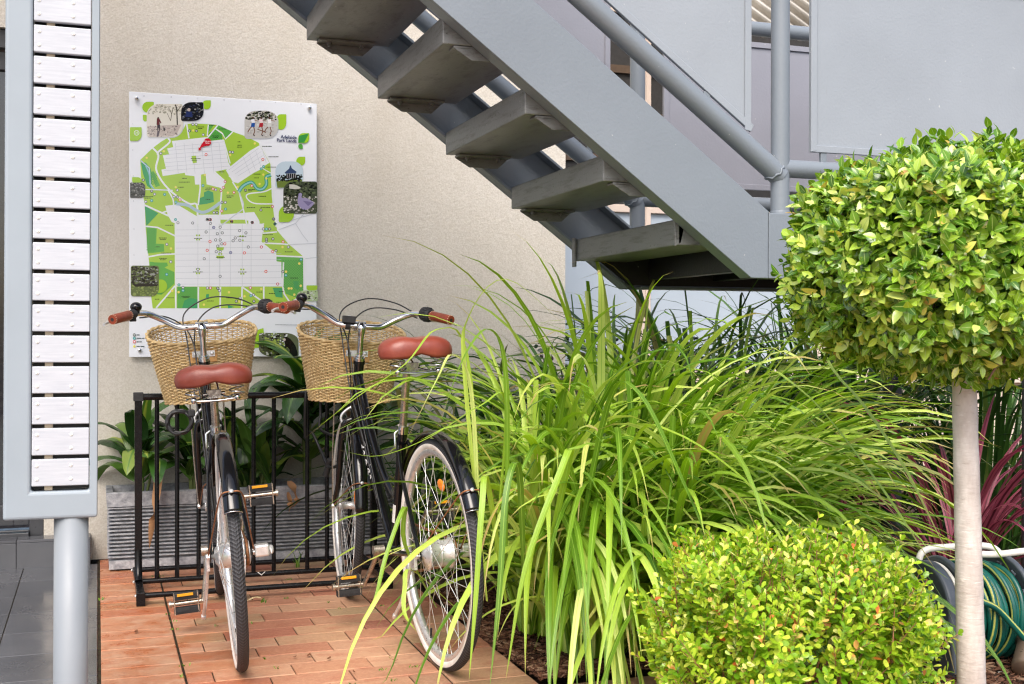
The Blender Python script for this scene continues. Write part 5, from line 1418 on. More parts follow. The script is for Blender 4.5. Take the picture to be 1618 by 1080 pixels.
tuft('strap_grass', 'bright green grass clump furthest right, its leaves reaching towards the hose reel', (2.28, 3.95), .13, 210, 1.14, .0215, 14, gg, bias=(.3,-.3), up=.25)
tuft('strap_grass', 'low bright green grass clump at the paving edge, spilling forward over the bricks', (1.45, 3.38), .10, 230, 1.06, .026, 15, gg, bias=(.1,-.30), up=.10, blunt=.02, avoid=(pi+.35,1.45,.04), fringe=64, faz=(-1.40,.30))
tuft('strap_grass', 'bright green grass clump at the front corner of the bed, left of the small bush', (1.66, 3.30), .11, 250, 1.12, .025, 17, gg, bias=(.0,-.30), up=.10, blunt=.02, avoid=(pi+.2,1.0,.2), fringe=80, faz=(-1.55,.35))
tuft('strap_grass', 'bright green grass clump close behind the small yellow-green bush, bending over it', (1.90, 3.40), .10, 180, 1.12, .024, 16, gg, bias=(.2,-.25), up=.12)
g2 = 'dark green strap grasses at the back of the bed'
tuft('dark_strap_grass', 'dark green grass against the cream wall, just right of the right saddle', (1.66, 4.95), .14, 80, 1.20, .024, 21, g2, mat=GRASS_SHADE, up=.12)
tuft('dark_strap_grass', 'dark green grass in front of the frosted window at the edge of the cream wall', (2.15, 5.0), .18, 120, 1.45, .024, 22, g2, mat=GRASS_SHADE, up=.12)
tuft('dark_strap_grass', 'dark green grass under the stair landing in front of the window frame', (2.80, 4.9), .22, 150, 1.55, .024, 23, g2, mat=GRASS_SHADE, up=.12)
tuft('dark_strap_grass', 'dark green grass below the round tree crown, left of its trunk', (3.10, 4.45), .18, 220, 1.30, .020, 24, g2, mat=GRASS_SHADE)
tuft('dark_strap_grass', 'dark green grass behind the burgundy leaves, right of the tree trunk', (3.75, 4.35), .22, 230, 1.30, .020, 25, g2, mat=GRASS_SHADE)
tuft('dark_strap_grass', 'dark green grass filling the back of the bed at the right edge', (3.6, 5.3), .3, 220, 1.5, .024, 26, g2, mat=GRASS_SHADE)
tuft('dark_strap_grass', 'low dark green grass between the rack and the bright grass', (1.32, 4.78), .12, 90, .9, .020, 27, g2, mat=GRASS_SHADE, bias=(.3,0), avoid=(pi,1.2,.1))
tuft('dark_strap_grass', 'dark green grass directly below the dark underside of the stair landing', (2.42, 4.50), .18, 130, 1.50, .024, 29, g2, mat=GRASS_SHADE, up=.35)
tuft('dark_strap_grass', 'dark green grass behind the tallest bright clump, below the stairs', (1.95, 4.35), .18, 150, 1.30, .024, 28, g2, mat=GRASS_SHADE, up=.2)
gb = 'burgundy cordylines behind the hose reel'
clump('cordyline', 'burgundy striped cordyline fanning out behind the tree trunk and hose reel', (3.02, 3.62), .05, 52, 1.02, .022, mat=CORD, seed=31, lean=(.2,1.0), droop=(1.6,2.7), blunt=0, pw=(1.2,1.8), bias=(.1,-.1), cat='cordyline', group=gb)
clump('cordyline', 'slender upright burgundy cordyline left of the tree trunk', (2.66, 3.85), .04, 13, .86, .026, mat=CORD, seed=32, lean=(.0,.32), droop=(.2,.8), blunt=0, pw=(1.5,2), cat='cordyline', group=gb)

# long loose leaves of the bright grass that cross the bicycles
hero = MB()
def H_(pts, W): strap(hero, [at(x, y, d) for x, y, d in pts], W)
for pts, W in (
 ([(760,860,3.55),(738,560,3.50),(690,520,3.45),(640,575,3.4),(560,630,3.36),(485,690,3.33)], .015),
 ([(800,900,3.5),(800,600,3.35),(775,520,3.3),(735,560,3.25),(690,680,3.22)], .015),
 ([(780,900,3.5),(800,640,3.4),(760,640,3.3),(680,690,3.25),(600,720,3.22),(538,712,3.2)], .010),
 ([(760,900,3.45),(745,620,3.34),(715,560,3.3),(690,600,3.27),(640,700,3.24)], .013),
 ([(770,950,3.5),(735,600,3.42),(740,500,3.4),(800,440,3.4),(900,520,3.4)], .015),
 ([(800,950,3.4),(770,760,3.2),(762,800,3.1),(752,950,3.05),(742,1075,3.02)], .016),
 ([(830,950,3.4),(820,740,3.2),(800,780,3.1),(790,930,3.05),(775,1085,3.0)], .018),
 ([(850,950,3.4),(900,720,3.2),(880,760,3.1),(830,900,3.0),(800,1075,2.95)], .021),
 ([(900,950,3.45),(960,640,3.25),(1010,620,3.15),(1080,760,3.05),(1130,880,3.0)], .020),
 ([(900,950,3.45),(1000,700,3.3),(1060,680,3.2),(1180,760,3.1),(1260,880,3.0)], .021),
 ([(1000,950,3.45),(1180,620,3.3),(1260,610,3.2),(1380,750,3.1),(1480,900,2.95)], .017),
 ([(1000,950,3.45),(1240,560,3.3),(1330,600,3.2),(1420,720,3.05),(1497,870,2.9)], .015),
 ([(690,960,3.7),(640,860,3.6),(640,800,3.55),(610,880,3.45),(592,950,3.4),(567,992,3.36)], .015),
 ([(720,960,3.6),(650,900,3.6),(640,930,3.55),(640,970,3.5),(660,1000,3.45)], .014),
): H_(pts, W)
ho = hero.build('strap_grass_leaves', GRASS); tag(ho, 'loose long bright leaves of the grass arching over the right bicycle and the bush', 'grass leaves', gg)

# ------------------------------------------------ planter plants
DRAC = leafmat('broad green leaf with pale centre', [(0, S(34,62,28)), (.5, S(54,90,38)), (.88, S(80,116,46)), (1, S(130,150,60))], rough=.26, trans=.12, nscale=8, ntint=(.25,.2), stripe=[(S(86,124,54), .02, .08)], bump=.5, spec=.6)
DRACY = leafmat('variegated dracaena leaf', [(0, S(56,98,34)), (1, S(84,124,44))], rough=.3, trans=.2, nscale=8, stripe=[(S(168,182,78), .06, .16)], bump=.5)
DEAD = leafmat('dry brown leaf', [(0, S(150,104,70)), (1, S(196,150,108))], rough=.8, trans=.1, bump=.6)
def broad(t): return max(.03, sin(pi*min(1, t*.94+.06))**.62) if t > .12 else .25+t*3.6
def broad_plant(name, label, base, leaves, extra=None):
    root = empty(name, base); tag(root, label, 'pot plant', 'leafy plants in the ribbed trough')
    rnd = random.Random(hash(label) % 1000 if False else len(label))
    st = MB(); zz = max(b[0][2] for b in leaves)
    groups = {}
    for (p, az, ph0, ph1, L, W, mt) in leaves:
        groups.setdefault(mt, MB())
        mb = groups[mt]; pos = V(p); vs = []; uv = []; seg = 12
        tw = rnd.uniform(-.35, .35); P0 = V(p)
        for i in range(seg+1):
            t = i/seg; ph = ph0+(ph1-ph0)*t**1.3; a2 = az+tw*t
            d = V((sin(ph)*cos(a2), sin(ph)*sin(a2), cos(ph))); sd = V((-sin(a2), cos(a2), 0)); nn = sd.cross(d)
            w = W*.5*broad(t); wv = .006*sin(t*11+az*3)
            vs += [pos+sd*w+nn*wv, pos+sd*w*.5-nn*w*.14, pos-nn*w*.30, pos-sd*w*.5-nn*w*.14, pos-sd*w-nn*wv]
            uv += [(t, q) for q in (0, .25, .5, .75, 1)]; pos = pos+d*(L/seg)
        fs = [(i*5+j, i*5+j+1, i*5+j+6, i*5+j+5) for i in range(seg) for j in range(4)]
        mb.add(vs, fs, 0, True, uv=uv)
        st.tube([V((p[0]*.6, p[1]*.6, 0)), P0], [.007, .004], 6)
    for mt, mb in groups.items(): mb.build('foliage', mt, root)
    st.build('stem', varied('plant stem', S(96,110,60), .6), root)
    return root
def rosette(seed, n, z0, z1, L, W, azs=(0, 2*pi), ph=(.25, .9), dr=(1.6, 2.5), mats=(DRAC,), spread=.02):
    rnd = random.Random(seed); out = []
    for i in range(n):
        z = mix(z0, z1, i/max(1, n-1)); az = i*2.4+rnd.uniform(-.4, .4)
        if azs != (0, 2*pi): az = rnd.uniform(*azs)
        out.append(((rnd.uniform(-spread, spread), rnd.uniform(-spread, spread), z), az, mix(ph[1], ph[0], i/n)+rnd.uniform(-.1,.1), rnd.uniform(*dr)*mix(1, .75, i/n), L*rnd.uniform(.75, 1.1), W*rnd.uniform(.8, 1.1), rnd.choice(mats)))
    return out
ZP = .31
broad_plant('broad_leaf_plant', 'drooping broad-leaved plant at the left end of the ribbed trough', (.17, 5.40, ZP), rosette(2, 17, .05, .18, .36, .095, mats=(DRAC, DRAC, DRAC, DRACY), dr=(1.9, 3.0)) + [((.02,0,.17), -.9, .0, .28, .27, .085, DRACY), ((0,0,.1), -1.6, .7, 2.8, .38, .10, DRAC), ((.05,-.03,.1), -1.4, .9, 2.95, .34, .08, DRACY)])
broad_plant('broad_leaf_plant', 'spreading broad-leaved plant left of the middle of the trough, behind the left bicycle', (.40, 5.42, ZP), rosette(5, 16, .05, .19, .34, .078, dr=(1.5, 2.6)))
broad_plant('peace_lily', 'low dense dark-leaved plant right behind the left bicycle in the trough', (.64, 5.40, ZP), rosette(6, 64, .0, .14, .27, .055, ph=(.05,.8), dr=(.7, 2.2), spread=.09) + [((.02,-.02,.1), -2.0, .02, .12, .26, .030, DRAC)])
broad_plant('dracaena', 'tall dracaena with long hanging leaves in the trough between the bicycles', (.90, 5.42, ZP), rosette(7, 24, .10, .46, .44, .100, mats=(DRAC, DRAC, DRACY), ph=(.2, 1.0), dr=(2.0, 2.95)) + [((0,0,.46), 2.9, .35, 1.9, .36, .06, DRACY), ((0,0,.42), -2.6, .9, 2.95, .44, .11, DRAC), ((0,0,.36), -1.9, .9, 3.0, .42, .11, DRAC), ((0,-.0,.46), .6, .0, .9, .30, .06, DRACY)])
broad_plant('dracaena', 'dark dracaena at the right end of the trough behind the right bicycle', (1.13, 5.42, ZP), rosette(9, 22, .1, .40, .42, .085, mats=(DRAC, DRAC, DRACY), ph=(.2, .9), dr=(1.6, 2.8)))
# dead leaves hanging out of the trough
d = MB(); strap(d, [on_y(243,735,5.34), on_y(250,752,5.27), on_y(246,790,5.225), on_y(240,830,5.222), on_y(236,868,5.225)], .036)
tag(d.build('dead_leaf', DEAD), 'long dry brown leaf hanging over the left front of the trough', 'dead leaf')
d = MB(); strap(d, [on_y(457,760,5.25), on_y(464,772,5.22), on_y(470,790,5.215), on_y(460,806,5.22)], .042); strap(d, [on_y(455,778,5.235), on_y(459,795,5.225), on_y(456,812,5.225)], .03)
tag(d.build('dead_leaf', DEAD), 'crumpled dry brown leaf on the trough edge beside the raised pedal', 'dead leaf')

# ------------------------------------------------ dark sprig in front of the window
def sprig():
    root = empty('round_leaf_shrub', (2.5, 5.7, 0)); tag(root, 'thin dark shrub with small round leaves silhouetted on the frosted window', 'shrub')
    st = MB(); rnd = random.Random(8); pos = []; di = []
    for k in range(26):
        az = rnd.uniform(0, 2*pi); p = V((rnd.uniform(-.25,.35), rnd.uniform(-.1,.1), 0)); pts = [p]; d = V((cos(az)*.2, sin(az)*.1, 1)).normalized()
        for i in range(12):
            d = (d+V((rnd.gauss(0,.12), rnd.gauss(0,.08), rnd.gauss(0,.03)))).normalized(); p = p+d*rnd.uniform(.07,.098); pts.append(p.copy())
            if i > 3:
                for s_ in range(4): pos.append(p+V((rnd.gauss(0,.035), rnd.gauss(0,.02), rnd.gauss(0,.025)))); di.append((rnd.gauss(0,1), rnd.gauss(0,.4), rnd.gauss(0,.6)))
        st.tube(pts, [mix(.004,.0012,i/(len(pts)-1)) for i in range(len(pts))], 5)
    st.build('stems', varied('dark twig', (.03,.02,.015,1), .8), root)
    k = 8; tv = [(0,0,0)] + [(.5+.5*cos(pi+2*pi*i/k), .42*sin(pi+2*pi*i/k), 0) for i in range(k)]
    tf = np.array([(0,1+i,1+(i+1)%k, 0) for i in range(k)])[:, :3]
    tv = np.array([(.5,0,.04)]+tv[1:]); tuv = np.array([(.5,.5)]+[(.5+.5*cos(2*pi*i/k), .5+.5*sin(2*pi*i/k)) for i in range(k)])
    di = np.array(di); N = len(di); rs = np.random.RandomState(1); nr = np.stack([rs.normal(0,.5,N), -np.ones(N), rs.normal(0,.6,N)], 1)
    v, f, uv = scatter(tv, tf, tuv, frames(di, nr, rs.uniform(.018,.030,N)), np.array([tuple(p) for p in pos]))
    link('foliage', np_mesh('foliage', v, f, leafmat('dark round leaf', [(0,S(24,36,30)),(.8,S(44,60,46)),(1,S(90,40,46))], trans=.1), uv), root)
sprig()

# ------------------------------------------------ clipped ball tree
def leaf_template(nl=5, curl=.18, fold=.25, width=.48, tip=1.0):
    """pointed oval leaf lying along +x, width along y, face normal +z"""
    tv = []; tuv = []
    for i in range(nl+1):
        t = i/nl; w = width*.5*(sin(pi*min(1, t**.85))**.8 if 0 < t < 1 else .03)
        z = -curl*t*t + .03
        tv += [(t, w, z+fold*w), (t, 0, z), (t, -w, z+fold*w)]; tuv += [(t, 0), (t, .5), (t, 1)]
    tf = []
    for i in range(nl):
        a = i*3; tf += [(a, a+3, a+4, a+1), (a+1, a+4, a+5, a+2)]
    return np.array(tv), np.array(tf), np.array(tuv)

def shoots_on_ellipsoid(rs, n, c, rad, jitter, lump=0.05):
    u = rs.normal(size=(n, 3)); u /= np.linalg.norm(u, axis=1, keepdims=True)
    l = 1 + lump*(np.sin(u[:,0]*5+1)*np.sin(u[:,1]*6+2)+np.sin(u[:,2]*7+u[:,0]*4))
    r = l*(1-np.abs(rs.normal(0, jitter, n)))
    q = np.sign(u)*np.abs(u)**.90; q /= np.linalg.norm(q, axis=1, keepdims=True)**.55
    return q*rad*r[:, None]+c, u
def topiary():
    C = at(1492, 418, 2.72); bx = at(1532, 900, 2.72); base = V((bx.x, bx.y, 0))
    root = empty('ball_tree', base); tag(root, 'clipped lollipop tree with a round glossy yellow-green crown on a bare pale trunk', 'tree')
    rs = np.random.RandomState(2); rnd = random.Random(2)
    bm = NT('pale grey smooth bark'); co = bm.coord()
    c = bm.ramp(bm.noise(bm.coord('Object',(1,1,.4)), 16, 5, .65), [(.3, S(172,160,152)), (.55, S(200,191,184)), (.75, S(222,216,210))])
    c = bm.mixc(bm.ramp(bm.noise(bm.coord('Object',(1,1,5)), 30, 4, .7), [(.60, BW(0)), (.72, BW(.5))]), c, S(146,128,116))
    sepb = bm.node('ShaderNodeSeparateXYZ'); bm.link(co, sepb.inputs[0])
    c = bm.mixc(bm.ramp(bm.noise(bm.coord('Object',(1.5,1.5,9)), 9, 4, .75), [(.64, BW(0)), (.74, BW(.7))]), c, S(236,232,228))
    bm.set(color=c, rough=.72); bm.bump(bm.noise(bm.coord('Object',(1,1,4)), 30, 5, .6), .5, .004)
    t = MB(); top = C-base
    P = [V((.018,0,-.02)), V((.012,0,.12)), V((.004,0,.35)), V((-.004,.0,.6)), V((-.012,0,.82)), V((-.018,0,top.z-.16)), V((-.02,.01,top.z-.02))]
    dens = smooth_path(P, 6); n = len(dens)
    rads = [mix(.0365, .0245, (i/(n-1))**.7)*(1+.02*sin(i*1.9)) for i in range(n)]
    t.tube(dens, rads, 24); 
    rr = MB()
    for k in range(16):
        a = rnd.uniform(0, 2*pi); p0 = P[-2]+V((0,0,rnd.uniform(-.05,.12))); d = V((cos(a), sin(a), rnd.uniform(-.35,.9))).normalized()
        pts = [p0]; 
        for i in range(6): d = (d+V((rnd.gauss(0,.2),rnd.gauss(0,.2),rnd.gauss(0,.2)))).normalized(); pts.append(pts[-1]+d*.045)
        rr.tube(pts, [mix(.010,.003,i/6) for i in range(7)], 6)
        for q in range(3):
            e = pts[rnd.randint(2,5)]; d2 = (d+V((rnd.gauss(0,.7),rnd.gauss(0,.7),rnd.gauss(0,.7)))).normalized(); rr.tube([e, e+d2*.05, e+d2*.10+V((0,0,.01))], [.004,.003,.002], 5)
    for k in range(260):
        u = V((rnd.gauss(0,1), rnd.gauss(0,1), rnd.gauss(0,1))).normalized(); e = V((u.x*.315, u.y*.315, u.z*.25))*rnd.uniform(.86, 1.0); q = e*rnd.uniform(.45,.7)+V((rnd.gauss(0,.03), rnd.gauss(0,.03), rnd.gauss(0,.03)))
        rr.tube(smooth_path([top+q, top+(q+e)*.5+V((rnd.gauss(0,.012), rnd.gauss(0,.012), .01)), top+e], 3), [.0034,.003,.0028,.0026,.0022,.002,.0016][:7], 5)
    t.build('trunk', bm.m, root); rr.build('branches', varied('twig bark', S(128,100,84), .8, amt=.3), root)
    tv, tf, tuv = leaf_template(5, .20, .26, .56)
    rad = np.array([.335, .335, .256]); Cl = np.array(tuple(top))
    D_, P_, N_, S_ = [], [], [], []
    sp, su = shoots_on_ellipsoid(rs, 3000, Cl, rad, .10, .040)
    # flattened underside
    sp[:,2] = np.where(sp[:,2] < Cl[2]-.235, Cl[2]-.235-(Cl[2]-.235-sp[:,2])*.3, sp[:,2])
    for i in range(len(sp)):
        u = su[i]; grow = u + np.array([0,0,.45]) + rs.normal(0,.28,3); grow /= np.linalg.norm(grow)
        nleaf = rs.randint(4, 8); o1 = np.cross(grow, [0.3,0.1,1]); o1 /= np.linalg.norm(o1)+1e-9; o2 = np.cross(grow, o1); ph = rs.uniform(0, 6)
        for k in range(nleaf):
            a = ph+k*2.4; el = mix(.35, 1.25, 1-k/nleaf)+rs.normal(0,.12)
            rd = o1*cos(a)+o2*sin(a); d = grow*cos(el)+rd*sin(el)
            nn = grow*sin(el)-rd*cos(el) + rs.normal(0,.22,3)
            D_.append(d); N_.append(nn); P_.append(sp[i]+grow*(.010*k-.02)); S_.append(rs.uniform(.022,.046)*(1 if k < nleaf-2 else .7))
    # inner leaves
    ip, iu = shoots_on_ellipsoid(rs, 3000, Cl, rad*.80, .14, .03); ip[:,2] = np.maximum(ip[:,2], Cl[2]-.25)
    for i in range(len(ip)):
        d = iu[i]+rs.normal(0,.6,3); D_.append(d); N_.append(rs.normal(0,1,3)+iu[i]); P_.append(ip[i]); S_.append(rs.uniform(.028,.042))
    D_, P_, N_, S_ = map(np.array, (D_, P_, N_, S_))
    sc = np.stack([S_, S_*rs.uniform(.8,1.15,len(S_)), S_], 1)
    v, f, uv = scatter(tv, tf, tuv, frames(D_, N_, sc), P_)
    m = leafmat('glossy ficus leaf', [(0,S(62,102,26)),(.30,S(96,138,34)),(.60,S(138,174,48)),(.84,S(178,204,76)),(.95,S(208,220,122)),(.985,S(222,214,100)),(1,S(196,140,80))], rough=.24, trans=.16, nscale=7, ntint=(.2,.2), stripe=[(S(176,200,110), .012, .05)], spec=.65)
    link('crown', np_mesh('crown', v, f, m, uv), root)
topiary()

# ------------------------------------------------ small-leaved bush
def box_bush():
    c = at(1249, 975, 2.62); base = V((c.x, c.y, 0)); root = empty('small_leaf_bush', base)
    tag(root, 'low yellow-green small-leaved bush with a few orange leaves at the paving edge, front right', 'bush')
    rs = np.random.RandomState(6); rnd = random.Random(6)
    # surface samples of a lumpy rounded block, view-independent
    n = 1750; u = rs.normal(size=(n,3)); u /= np.linalg.norm(u,axis=1,keepdims=True)
    e = .72; q = np.sign(u)*np.abs(u)**e; q /= np.max(np.abs(q),axis=1,keepdims=True)**.35
    rad = np.array([.268,.23,.240]); lump = 1+.11*np.sin(u[:,0]*7+2)*np.sin(u[:,2]*6+1)+.08*np.sin(u[:,1]*9+u[:,0]*13)
    u = np.stack([u[:,0]*cos(TH)+u[:,1]*sin(TH), -u[:,0]*sin(TH)+u[:,1]*cos(TH), u[:,2]],1)
    p = q*rad*lump[:,None]*(1-np.abs(rs.normal(0,.06,n)))[:,None]
    p = np.stack([p[:,0]*cos(TH)+p[:,1]*sin(TH), -p[:,0]*sin(TH)+p[:,1]*cos(TH), p[:,2]+.285],1)
    p[:,2] += .035*np.clip(-(p[:,0]-.05)*0+0,0,1)
    inner = p[:1000]*np.array([.78,.78,.84]); 
    k = 8; tv = np.array([(.0,0,0),(.28,.17,.03),(.62,.29,.03),(.88,.2,.0),(1,0,-.03),(.88,-.2,.0),(.62,-.29,.03),(.28,-.17,.03),(.5,0,-.03)])
    tf = np.array([(0,8,2,1),(8,4,3,2),(0,7,6,8),(8,6,5,4)]); tuv = np.array([(0,.5),(.28,.2),(.62,0),(.88,.2),(1,.5),(.88,.8),(.62,1),(.28,.8),(.5,.5)])
    D_,P_,N_,S_ = [],[],[],[]
    st = MB()
    for i in range(n):
        g = u[i]*.75+np.array([0,0,.75])+rs.normal(0,.28,3); g /= np.linalg.norm(g)
        L = rs.uniform(.045,.11); 
        if rs.rand() < .09 and u[i][2] > .1: L *= 1.8
        o1 = np.cross(g,[.2,.3,1]); o1/=np.linalg.norm(o1)+1e-9; o2 = np.cross(g,o1); ph = rs.uniform(0,6); m_ = max(3,int(L/.0125))
        p0 = p[i]-g*L*.55
        if i % 3 == 0: st.tube([V(p0-g*.03), V(p0+g*L*.5), V(p0+g*L)], [.0013,.0011,.0008], 4, caps=False)
        for j in range(m_):
            t = j/m_; a = ph+j*1.571
            for s_ in (1,-1):
                rd = (o1*cos(a)+o2*sin(a))*s_; el = mix(1.25,.55,t)+rs.normal(0,.15); d = g*cos(el)+rd*sin(el); nn = g*sin(el)-rd*cos(el)+rs.normal(0,.2,3)
                D_.append(d); N_.append(nn); P_.append(p0+g*L*t); S_.append(rs.uniform(.018,.029)*(1-.35*t))
    for i in range(len(inner)):
        for _ in range(5): D_.append(rs.normal(0,1,3)); N_.append(rs.normal(0,1,3)); P_.append(inner[i]+rs.normal(0,.02,3)); S_.append(rs.uniform(.017,.024))
    D_,P_,N_,S_ = map(np.array,(D_,P_,N_,S_)); keep = P_[:,2] > .02; D_,P_,N_,S_ = D_[keep],P_[keep],N_[keep],S_[keep]
    v,f,uv = scatter(tv,tf,tuv,frames(D_,N_,S_),P_)
    m = leafmat('small yellow-green leaf', [(0,S(92,138,24)),(.32,S(136,178,38)),(.66,S(178,202,56)),(.91,S(214,222,90)),(.970,S(238,236,150)),(.980,S(232,184,110)),(1,S(222,104,54))], rough=.33, trans=.22, nscale=9, ntint=(.22,.2), spec=.5)
    link('foliage', np_mesh('foliage', v,f,m,uv), root)
    for k in range(40):
        a = rnd.uniform(0,2*pi); pt = V((rnd.uniform(-.07,.07),rnd.uniform(-.05,.05),.0)); d = V((cos(a)*.75,sin(a)*.55,rnd.uniform(.5,1.1))).normalized(); pts = [pt]
        for i in range(8): d = (d+V((rnd.gauss(0,.18),rnd.gauss(0,.18),rnd.gauss(.05,.1)))).normalized(); pts.append(pts[-1]+d*.045)
        st.tube(pts,[mix(.006,.0018,i/8) for i in range(9)],6)
    st.build('branches', varied('reddish twig', S(150,104,76), .7, amt=.3), root)
box_bush()
# ================================================================== hose reel
def hose_reel():
    c = at(1550, 930, 3.60); gx = V((c.x, c.y, 0)); yaw = R(-5)
    root = empty('hose_reel', (gx.x, gx.y, 0), (0,0,yaw)); tag(root, 'grey hose reel cart with cream tube handle behind the tree trunk', 'hose reel')
    GR = varied('dark grey moulded plastic', S(74,80,88), .45, amt=.06, bump=.1); CRm = varied('cream plastic tube', S(226,222,212), .38, amt=.05); 
    zc = .178; x0, x1 = -.135, .075      # discs, axle along x
    for x, nm in ((x0, 'disc'), (x1, 'disc')):
        d = MB(); T = Matrix.Translation((x,0,zc)) @ Matrix.Rotation(R(90),4,'Y')
        d.lathe([(0,-.006),(.145,-.006),(.158,-.010),(.163,-.004),(.163,.006),(.156,.010),(.145,.006),(0,.006)], 56, T=T)
        sg = -1 if x == x1 else -1
        for i in range(12):
            a = 2*pi*i/12; d.box((.06,-.011,-.0125),(.138,.011,-.006), T=T @ Matrix.Rotation(a,4,'Z'))
        d.lathe([(0,-.02),(.035,-.02),(.04,-.006)], 24, T=T)
        d.build('disc', GR, root, bevel=.002, seg=1)
    d = MB(); T = Matrix.Translation((0,0,zc)) @ Matrix.Rotation(R(90),4,'Y'); d.lathe([(.055,x0+.007),(.055,x1-.007)], 30, T=T); d.build('drum', GR, root)
    # side cheek with moulded grooves, stands on the ground at the left
    s = MB(); out = []
    for i in range(25):
        a = mix(R(0), R(180), i/24); out.append((cos(a)*.135, .185+sin(a)*.140))
    poly = [(.155,.0),(.155,.04)] + out + [(-.155,.04),(-.155,.0)]
    Ms = Matrix.Rotation(R(90),4,'Z')
    def cheek(xa, xb, mat, name, sc=1.0):
        q = MB(); vs = []; n = len(poly)
        for x in (xa, xb): vs += [(x, p[0]*sc, .004+p[1]*sc) for p in poly]
        fs = [tuple(range(n)), tuple(reversed(range(n,2*n)))] + [((i+1)%n, i, i+n, (i+1)%n+n) for i in range(n)]
        q.add(vs, fs)
        return q
    ch = cheek(-.196, -.158, GR, 'cheek'); 
    chm = ch.build('side_cheek', GR, root, bevel=.010, seg=3)
    cr = cheek(-.1565, -.146, CRm, 'cheek', .985); cr.build('side_frame', CRm, root, bevel=.002)
    gr = MB()
    for k in range(4):
        gr.tube([(-.1975, -.09+.01*k, .055+.028*k), (-.1985, 0, .048+.028*k), (-.1975, .09-.01*k, .055+.028*k)], .005, 6)
    torus_arc(gr, (0,0,0), .062, .006, T=Matrix.Translation((-.197,0,.205)) @ Matrix.Rotation(R(90),4,'Y')); gr.build('moulded_rib', GR, chm)
    ch2 = cheek(.100, .112, CRm, 'cheek', .8); ch2.build('side_frame', CRm, root, bevel=.003)
    # cream tube frame
    t = MB(); t.tube(smooth_path([(-.16,.06,.20),(-.165,.07,.30),(-.14,.075,.345),(-.05,.075,.352),(.05,.075,.352),(.11,.07,.335),(.125,.05,.28),(.115,.02,.20)],6), .0105, 12); t.build('handle_frame', CRm, root)
    t = MB(); t.tube(smooth_path([(-.02,-.02,.345),(.05,-.025,.343),(.16,-.03,.350),(.20,-.03,.335),(.205,-.02,.28),(.13,.0,.18)],6), .0105, 12); t.build('handle_frame', CRm, root)
    for y in (-.13, .13):
        t = MB(); t.tube([(-.165,y,.012),(.11,y,.012)], .011, 10); t.build('foot_tube', CRm, root)
    # the hose wound on the drum
    hm = NT('teal hose with yellow stripes'); tc = hm.node('ShaderNodeTexCoord'); sp = hm.node('ShaderNodeSeparateXYZ'); hm.link(tc.outputs['UV'], sp.inputs[0])
    st_ = hm.math('ABSOLUTE', hm.math('SUBTRACT', hm.math('FRACT', hm.math('MULTIPLY', sp.outputs['Y'], 2.0)), .5))
    mask = hm.ramp(st_, [(.0, BW(1)), (.030, BW(1)), (.036, BW(0)), (.055, BW(0)), (.061, BW(1)), (.088, BW(1)), (.094, BW(0))])
    hm.set(color=hm.mixc(mask, hm.ramp(hm.noise(hm.coord(), 20, 3), [(.3, S(10,74,66)), (.7, S(18,98,86))]), S(206,204,96)), rough=.34)
    def hose_tube(mb, pts, r=.0095, k=16, tw=0.0):
        P = [V(p) for p in pts]; n = len(P); vs = []; uv = []; nn = None
        for i in range(n):
            d = (P[min(n-1,i+1)]-P[max(0,i-1)]).normalized()
            if nn is None: nn = d.orthogonal().normalized()
            nn = (nn-d*nn.dot(d)).normalized(); b = d.cross(nn)
            for j in range(k+1):
                a = 2*pi*j/k; a2 = a+tw*i; vs.append(P[i]+(nn*cos(a2)+b*sin(a2))*r); uv.append((i/n, j/k))
        fs = [(i*(k+1)+j, i*(k+1)+j+1, (i+1)*(k+1)+j+1, (i+1)*(k+1)+j) for i in range(n-1) for j in range(k)]
        mb.add(vs, fs, 0, True, uv=uv)
    h = MB(); rnd = random.Random(3)
    for layer, (rr, cnt) in enumerate(((.070,9),(.088,9),(.105,9),(.121,8),(.135,5))):
        pts = []; tot = cnt*40
        for i in range(tot+1):
            a = 2*pi*i/40; s_ = i/tot; 
            if layer % 2: s_ = 1-s_
            ph = sin(a+layer*1.3)*.012*(layer > 1); w_ = .004*sin(i*.11+layer*2)+.004*sin(i*.37)
            r_ = rr+.006*sin(a*.5+layer)*(layer > 2)+ (.010*max(0,-sin(a)) if layer > 2 else 0)
            pts.append((mix(x0+.022, x1-.020, s_)+ph+w_*(layer > 1), cos(a)*r_, zc+sin(a)*r_-.0*(layer>3)))
        hose_tube(h, pts, tw=.012)
    h2 = h.build('hose', hm.m, root)
    # loose end and the orange click connector, resting on the coil
    e = MB(); hose_tube(e, smooth_path([(-.10,-.145,.235),(-.06,-.158,.215),(-.01,-.166,.165),(.045,-.172,.105),(.080,-.176,.070)],8), tw=.01); e.build('hose_end', hm.m, h2)
    cn = MB(); a = V((.080,-.176,.070)); dd = (V((.130,-.182,.018))-a).normalized()
    def seg(c0, c1, r0, r1, m_): cn.tube([a+dd*c0, a+dd*(c0*.8+c1*.2), a+dd*c1], [r0, (r0+r1)/2, r1], 18, m_)
    seg(0,.012,.0115,.0115,2); seg(.0125,.020,.013,.016,0); seg(.0205,.048,.0175,.016,0); seg(.0485,.056,.0145,.0145,1); seg(.0565,.082,.0130,.0115,1)
    cn.build('hose_connector', [varied('orange connector', S(214,84,44), .4), varied('white connector', S(226,222,226), .35), MT['chrome_dull']], h2)
hose_reel()

